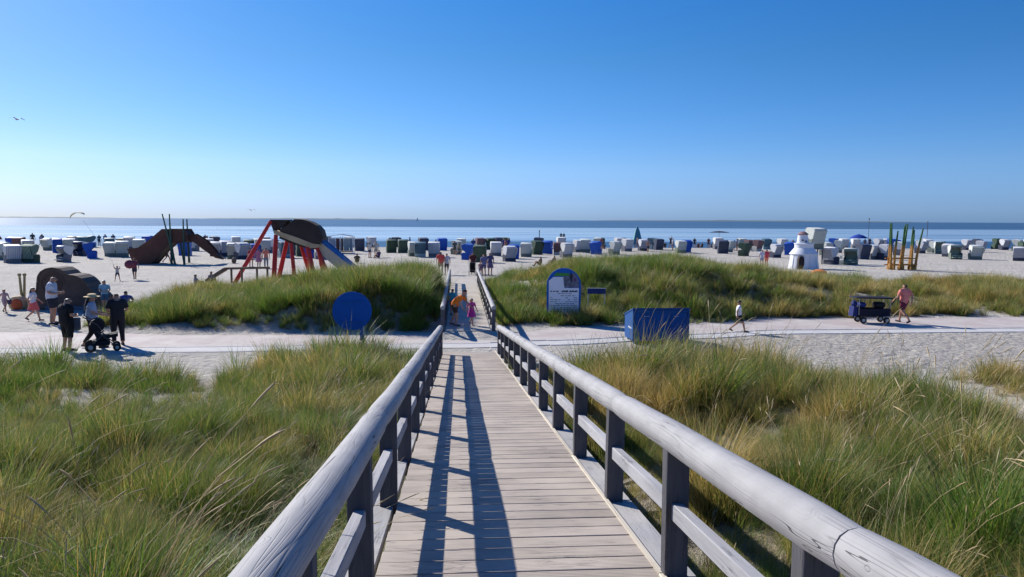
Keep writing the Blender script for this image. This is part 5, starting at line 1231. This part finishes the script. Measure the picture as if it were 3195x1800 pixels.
PEOPLE = [
 # label, (x, y), facing, height, options
 ("man in a white shirt and dark shorts looking down beside the snail sculpture", (-15.55, 30.0), 100, 1.93, dict(pose='look', wide=1.3, top=(.66, .67, .74), low=(.025, .025, .04), hair='brown')),
 ("girl in a white top and coral skirt walking past the snail sculpture", (-16.8, 31.0), 100, 1.36, dict(pose='walk', kid=True, hair='dark', longhair=True, top=(.66, .64, .70), low=(.55, .12, .12), skirt=(.72, .14, .13))),
 ("small child in pink carrying a dark bucket at the left edge", (-19.45, 33.7), 60, 1.05, dict(pose='walk', kid=True, hair='blond', top=(.62, .38, .36), low=(.55, .36, .34))),
 ("person in black top and long black shorts standing on the path with back turned", (-12.0, 23.9), 150, 1.72, dict(pose='look', wide=1.3, top=(.012, .012, .014), low=(.014, .014, .018), legs='mid', hair='dark')),
 ("woman in straw hat and grey shirt with long dark hair pushing a stroller", (-11.5, 24.45), 110, 1.74, dict(pose='push', wide=1.3, top=(.36, .40, .50), low=(.015, .015, .02), legs='long', hair='dark', longhair=True, hat='straw')),
 ("red haired person in black beside the dark stroller", (-10.95, 24.95), 215, 1.76, dict(pose='look', wide=1.25, top=(.02, .02, .025), low=(.02, .02, .025), legs='long', hair='red')),
 ("child in pale blue standing behind the stroller group", (-15.6, 34.4), 10, 1.42, dict(pose='look', kid=True, top=(.22, .42, .55), low=(.05, .12, .2), hair='dark')),
 ("person in royal blue sitting on the sand at the end of the snail shell", (-14.9, 34.9), 190, 1.70, dict(pose='sit', top=(.015, .05, .30), low=(.02, .04, .14), hair='dark')),
 ("child in a reddish top sitting against the snail shell", (-16.2, 34.2), 15, 1.20, dict(pose='sit', kid=True, top=(.28, .08, .09), low=(.1, .06, .08), hair='brown')),
 ("small child in white top and dark shorts holding a kite line up", (-22.4, 51.3), 25, 1.02, dict(pose='kite', kid=True, top=(.50, .45, .42), low=(.04, .05, .07), hair='brown', skin=SKIN2)),
 ("person carrying a red patterned bundle next to the kite flying child", (-21.5, 51.8), 210, 1.50, dict(pose='walk', top=(.20, .05, .08), low=(.03, .035, .06), hair='dark', skin=SKIN2)),
 ("person in brownish clothes under the left leg of the brown slide", (-28.1, 72.7), 170, 1.60, dict(pose='stand', top=(.28, .2, .17), low=(.2, .15, .13))),
 ("person in grey walking beneath the brown slide", (-26.9, 71.9), 120, 1.60, dict(pose='walk', top=(.30, .32, .36), low=(.1, .12, .16), hair='dark')),
 ("boy sitting on the sand left of the balance beam, nearer to the grass", (-15.75, 46.5), 90, 1.40, dict(pose='sit', kid=True, top=(.28, .24, .28), low=(.03, .03, .05), hair='dark', skin=SKIN2)),
 ("boy sitting at the foot of the balance beam", (-15.6, 48.9), 40, 1.40, dict(pose='sit', kid=True, top=(.32, .24, .22), low=(.05, .05, .06), hair='dark', skin=SKIN2)),
 ("person in dark red standing behind the long red leg", (-17.6, 65.6), 180, 1.72, dict(pose='stand', top=(.30, .05, .06), low=(.45, .2, .18), hair='dark')),
 ("woman in a pink dress seen through the red legs", (-16.75, 64.8), 160, 1.70, dict(pose='stand', top=(.52, .18, .26), low=(.5, .2, .28), hair='dark', dress=(.48, .18, .26))),
 ("person in coral top and grey trousers seen through the red legs", (-16.2, 65.0), 200, 1.74, dict(pose='stand', top=(.66, .20, .15), low=(.2, .21, .24), legs='long', hair='dark')),
 ("dark dressed person sitting on the sand behind the left dune, left one", (-10.1, 68), 200, 1.70, dict(pose='sit', top=(.04, .035, .035), low=(.05, .04, .04), hair='dark', skin=SKIN2)),
 ("dark dressed person sitting on the sand behind the left dune, right one", (-9.5, 71.7), 190, 1.70, dict(pose='sit', top=(.06, .045, .04), low=(.05, .04, .04), hair='dark', skin=SKIN2)),
 ("person in a white top standing left in the group behind the left dune", (-9.4, 81.1), 150, 1.72, dict(pose='stand', top=(.55, .54, .50), low=(.1, .1, .14), hair='dark')),
 ("tall person in pale top in the middle of the group behind the left dune", (-8.9, 82.5), 200, 1.85, dict(pose='stand', top=(.48, .46, .40), low=(.25, .22, .2), hair='brown')),
 ("person in dark violet sitting right in the group behind the left dune", (-8.3, 79.5), 230, 1.75, dict(pose='sit', top=(.08, .06, .12), low=(.05, .05, .08), hair='dark')),
 ("person in a red top standing at the far end of the boardwalk", (-1.35, 57.3), 170, 1.84, dict(pose='stand', wide=1.1, top=(.60, .07, .06), low=(.35, .2, .16), hair='brown')),
 ("person in a white top and black shorts beside the one in red", (-.9, 57.5), 200, 1.72, dict(pose='stand', top=(.52, .50, .55), low=(.03, .03, .04), hair='dark')),
 ("dark dressed person pushing a black cart off the boardwalk", (1.1, 58.2), 0, 1.70, dict(pose='push', wide=1.1, top=(.12, .03, .03), low=(.02, .02, .03), legs='long', hair='dark', skin=SKIN2)),
 ("person in a blue checked top at the end of the right rail", (1.85, 55.4), 200, 1.70, dict(pose='stand', top=(.12, .13, .28), low=(.07, .06, .14), hair='brown')),
 ("person in navy with a patterned skirt right of the boardwalk end", (2.35, 56.3), 160, 1.76, dict(pose='stand', top=(.07, .07, .16), low=(.3, .24, .30), hair='dark', skirt=(.14, .11, .2))),
 ("small child between the black cart and the couple at the boardwalk end", (1.62, 56.4), 180, 1.02, dict(pose='stand', kid=True, top=(.16, .10, .16), low=(.2, .14, .16), hair='brown')),
 ("man with a white cap behind the large royal blue basket", (1.8, 92.8), 170, 1.85, dict(pose='stand', top=(.03, .06, .2), low=(.05, .05, .08), hair='dark', hat='cap')),
 ("left one of two dark figures between the far baskets beyond the boardwalk", (-.45, 88.9), 170, 1.68, dict(pose='stand', top=(.08, .11, .09), low=(.06, .08, .08), hair='dark')),
 ("right one of two dark figures between the far baskets beyond the boardwalk", (.05, 87.3), 120, 1.62, dict(pose='walk', top=(.12, .14, .10), low=(.06, .08, .08), hair='dark')),
 ("woman in an orange top leaning forward on the near end of the far boardwalk", (-.15, 27.75), 60, 1.45, dict(pose='bend', wide=1.25, top=(.85, .21, .02), low=(.05, .03, .02), hair='dark')),
 ("little girl in a magenta dress stepping off the far boardwalk", (.48, 27.9), 30, 1.02, dict(pose='walk', kid=True, top=(.55, .08, .28), low=(.6, .4, .5), hair='brown', longhair=True, dress=(.46, .035, .26))),
 ("child in turquoise with orange cap in the shade of the left rail", (-.25, 31.2), 150, 1.10, dict(pose='stand', kid=True, top=(.08, .40, .45), low=(.4, .12, .04), hair='red')),
 ("dark haired boy in a white t-shirt striding along the path on the right", (10.35, 27.1), 80, 1.20, dict(pose='walk', kid=True, wide=1.15, top=(.74, .72, .74), low=(.012, .014, .03), hair='dark', skin=SKIN2)),
 ("woman in a loose salmon blouse and maroon shorts walking beside the wagon", (18.05, 29.3), 195, 1.66, dict(pose='walk', wide=1.15, top=(.80, .24, .20), low=(.16, .02, .05), hair='brown', sleeves='short')),
 ("person in pale blue standing left of the lighthouse hut, left of a pair", (27.4, 66.6), 180, 1.62, dict(pose='stand', top=(.4, .42, .55), low=(.3, .32, .4), hair='brown')),
 ("person in dark red standing left of the lighthouse hut, right of a pair", (27.95, 66.9), 200, 1.66, dict(pose='stand', wide=1.1, top=(.42, .05, .08), low=(.6, .2, .12), hair='dark')),
 ("dark figure with a raised arm in the far row right of the dune crest", (33.3, 117), 200, 1.75, dict(pose='kite', top=(.03, .035, .05), low=(.03, .03, .04), hair='dark', skin=SKIN2)),
 ("dark figure sitting next to the one with a raised arm", (32.0, 115.6), 170, 1.75, dict(pose='sit', top=(.03, .035, .05), low=(.03, .03, .04), hair='dark', skin=SKIN2)),
 ("pale dressed walker at the water's edge at far left", (-57.3, 108.4), 170, 1.75, dict(pose='walk', top=(.3, .32, .42), low=(.2, .2, .3))),
 ("dark figure standing high behind the green and white basket, left of two", (-60.5, 112.3), 190, 2.0, dict(pose='stand', top=(.04, .05, .05), low=(.03, .04, .05), hair='dark')),
 ("dark figure standing high behind the green and white basket, right of two", (-59.2, 112.3), 170, 1.85, dict(pose='stand', top=(.05, .07, .06), low=(.03, .04, .05), hair='dark')),
 ("dark figure at the waterline left of the one with the sail", (-57.4, 125.5), 180, 1.9, dict(pose='stand', top=(.03, .06, .12), low=(.03, .05, .10), hair='dark')),
 ("figure in pale trousers with a dark bag at the waterline", (-56.0, 124.5), 160, 2.0, dict(pose='stand', wide=1.2, top=(.22, .25, .38), low=(.3, .32, .42), hair='dark')),
 ("slim dark figure at the waterline above the pale pair of baskets", (-53.5, 121.6), 180, 2.0, dict(pose='stand', top=(.05, .09, .16), low=(.05, .08, .14), hair='dark')),
 ("dark blue dressed person at the waterline right of the brown slide", (-37.2, 114.3), 180, 1.95, dict(pose='stand', top=(.015, .03, .09), low=(.015, .025, .07), hair='dark')),
 ("navy dressed child above the large white basket, left of two", (6.1, 101.5), 180, 1.7, dict(pose='stand', kid=True, top=(.03, .05, .22), low=(.05, .05, .1), hair='dark')),
 ("navy dressed child above the large white basket, right of two", (6.7, 101.5), 200, 1.7, dict(pose='stand', kid=True, top=(.02, .04, .2), low=(.05, .05, .1), hair='dark')),
 ("brown clad person sitting on the sand beyond the arched board, left of the pair", (7.3, 67.2), 250, 1.7, dict(pose='sit', top=(.13, .10, .08), low=(.1, .08, .07), hair='dark', skin=SKIN2)),
 ("brown clad person sitting on the sand beyond the arched board, right of the pair", (8.8, 69.2), 290, 1.75, dict(pose='sit', top=(.05, .04, .04), low=(.08, .06, .05), hair='dark', skin=SKIN2)),
 ("dark figure standing at the waterline left of the bamboo poles", (68.3, 121.5), 190, 1.85, dict(pose='stand', top=(.03, .04, .08), low=(.03, .04, .08), hair='dark')),
 ("dark figure beyond the raised grey basket", (56.6, 116.5), 180, 1.75, dict(pose='stand', top=(.03, .04, .08), low=(.04, .05, .08), hair='dark')),
 ("left one of two thin figures wading out on the mudflat", (22.7, 167), 180, 1.75, dict(pose='stand', top=(.05, .06, .08), low=(.04, .05, .06), hair='dark', skin=SKIN2)),
 ("right one of two thin figures wading out on the mudflat", (23.35, 167), 180, 1.7, dict(pose='stand', top=(.06, .06, .07), low=(.04, .05, .06), hair='dark', skin=SKIN2)),
]
for i in range(6):
    nm = ('leftmost', 'second from the left', 'third from the left', 'third from the right', 'second from the right', 'rightmost')[i]
    PEOPLE.append(("dark figure in the group left of and under the wide parasol, " + nm, (38.4 + .78 * i, 121.0 + .4 * (i % 3)), 170 + 25 * (i % 3), 1.7, dict(pose='sit' if i in (1, 2, 4) else 'stand', top=((.03, .03, .04), (.10, .04, .05), (.05, .05, .07), (.14, .05, .05), (.03, .04, .05), (.12, .05, .06))[i], low=(.04, .04, .05), hair='dark', skin=SKIN2)))
rp = random.Random(77)
FAR = []
for k in range(26):
    x_ = rp.uniform(-52, 92) if k % 3 else rp.uniform(-10, 40); y_ = rp.uniform(96, 121)
    FAR.append(("tiny bather on the sand between the farthest beach baskets", (x_, y_), rp.uniform(0, 360), rp.uniform(1.5, 1.8), dict(pose=rp.choice(['stand', 'stand', 'sit', 'walk']), skin=SKIN2, hair='dark', top=rp.choice([(.05, .06, .1), (.3, .1, .1), (.4, .4, .42), (.1, .2, .3), (.35, .2, .15)]), low=rp.choice([(.03, .03, .05), (.1, .1, .16), (.2, .15, .12)]), group='tiny bathers between the farthest baskets')))
PEOPLE += FAR
for lab, loc, a, h, kw in PEOPLE: request(kw.get('pose', 'stand'), kw.get('kid', False), kw.get('wide', 1.0))
finish_bodies()
for lab, loc, a, h, kw in PEOPLE:
    z = 0
    if abs(loc[0] - .35) < .9 and 26.5 < loc[1] < 53: z = .20 - .0063 * (loc[1] - 26.55) - ht(*loc)
    if loc[1] > 126: z = -.36 - ht(*loc)
    person(lab, loc, a, h, zoff=z, **kw)
# things people carry
bk = empty('bucket', 'dark bucket held by the small child at the left edge', 'bucket', (-19.2, 33.62, .40))
MB().lathe([(.07, 0), (.095, .18), (.088, .18), (.065, .01)], 12).build('pail', plain('dark_plastic', (.05, .04, .08), .4), bk)
MB().tube([(-.09, 0, .17), (-.05, 0, .25), (.05, 0, .25), (.09, 0, .17)], .006, 5).build('handle', plain('grey_plastic', (.3, .3, .3), .4), bk)
tag(MB().ball((-21.75, 51.65, 1.05), (.34, .26, .30), 10).build('bundle', plain('red_patterned_cloth', (.22, .06, .09), .9, .5)), 'red patterned bundle carried next to the kite flying child', 'bundle')
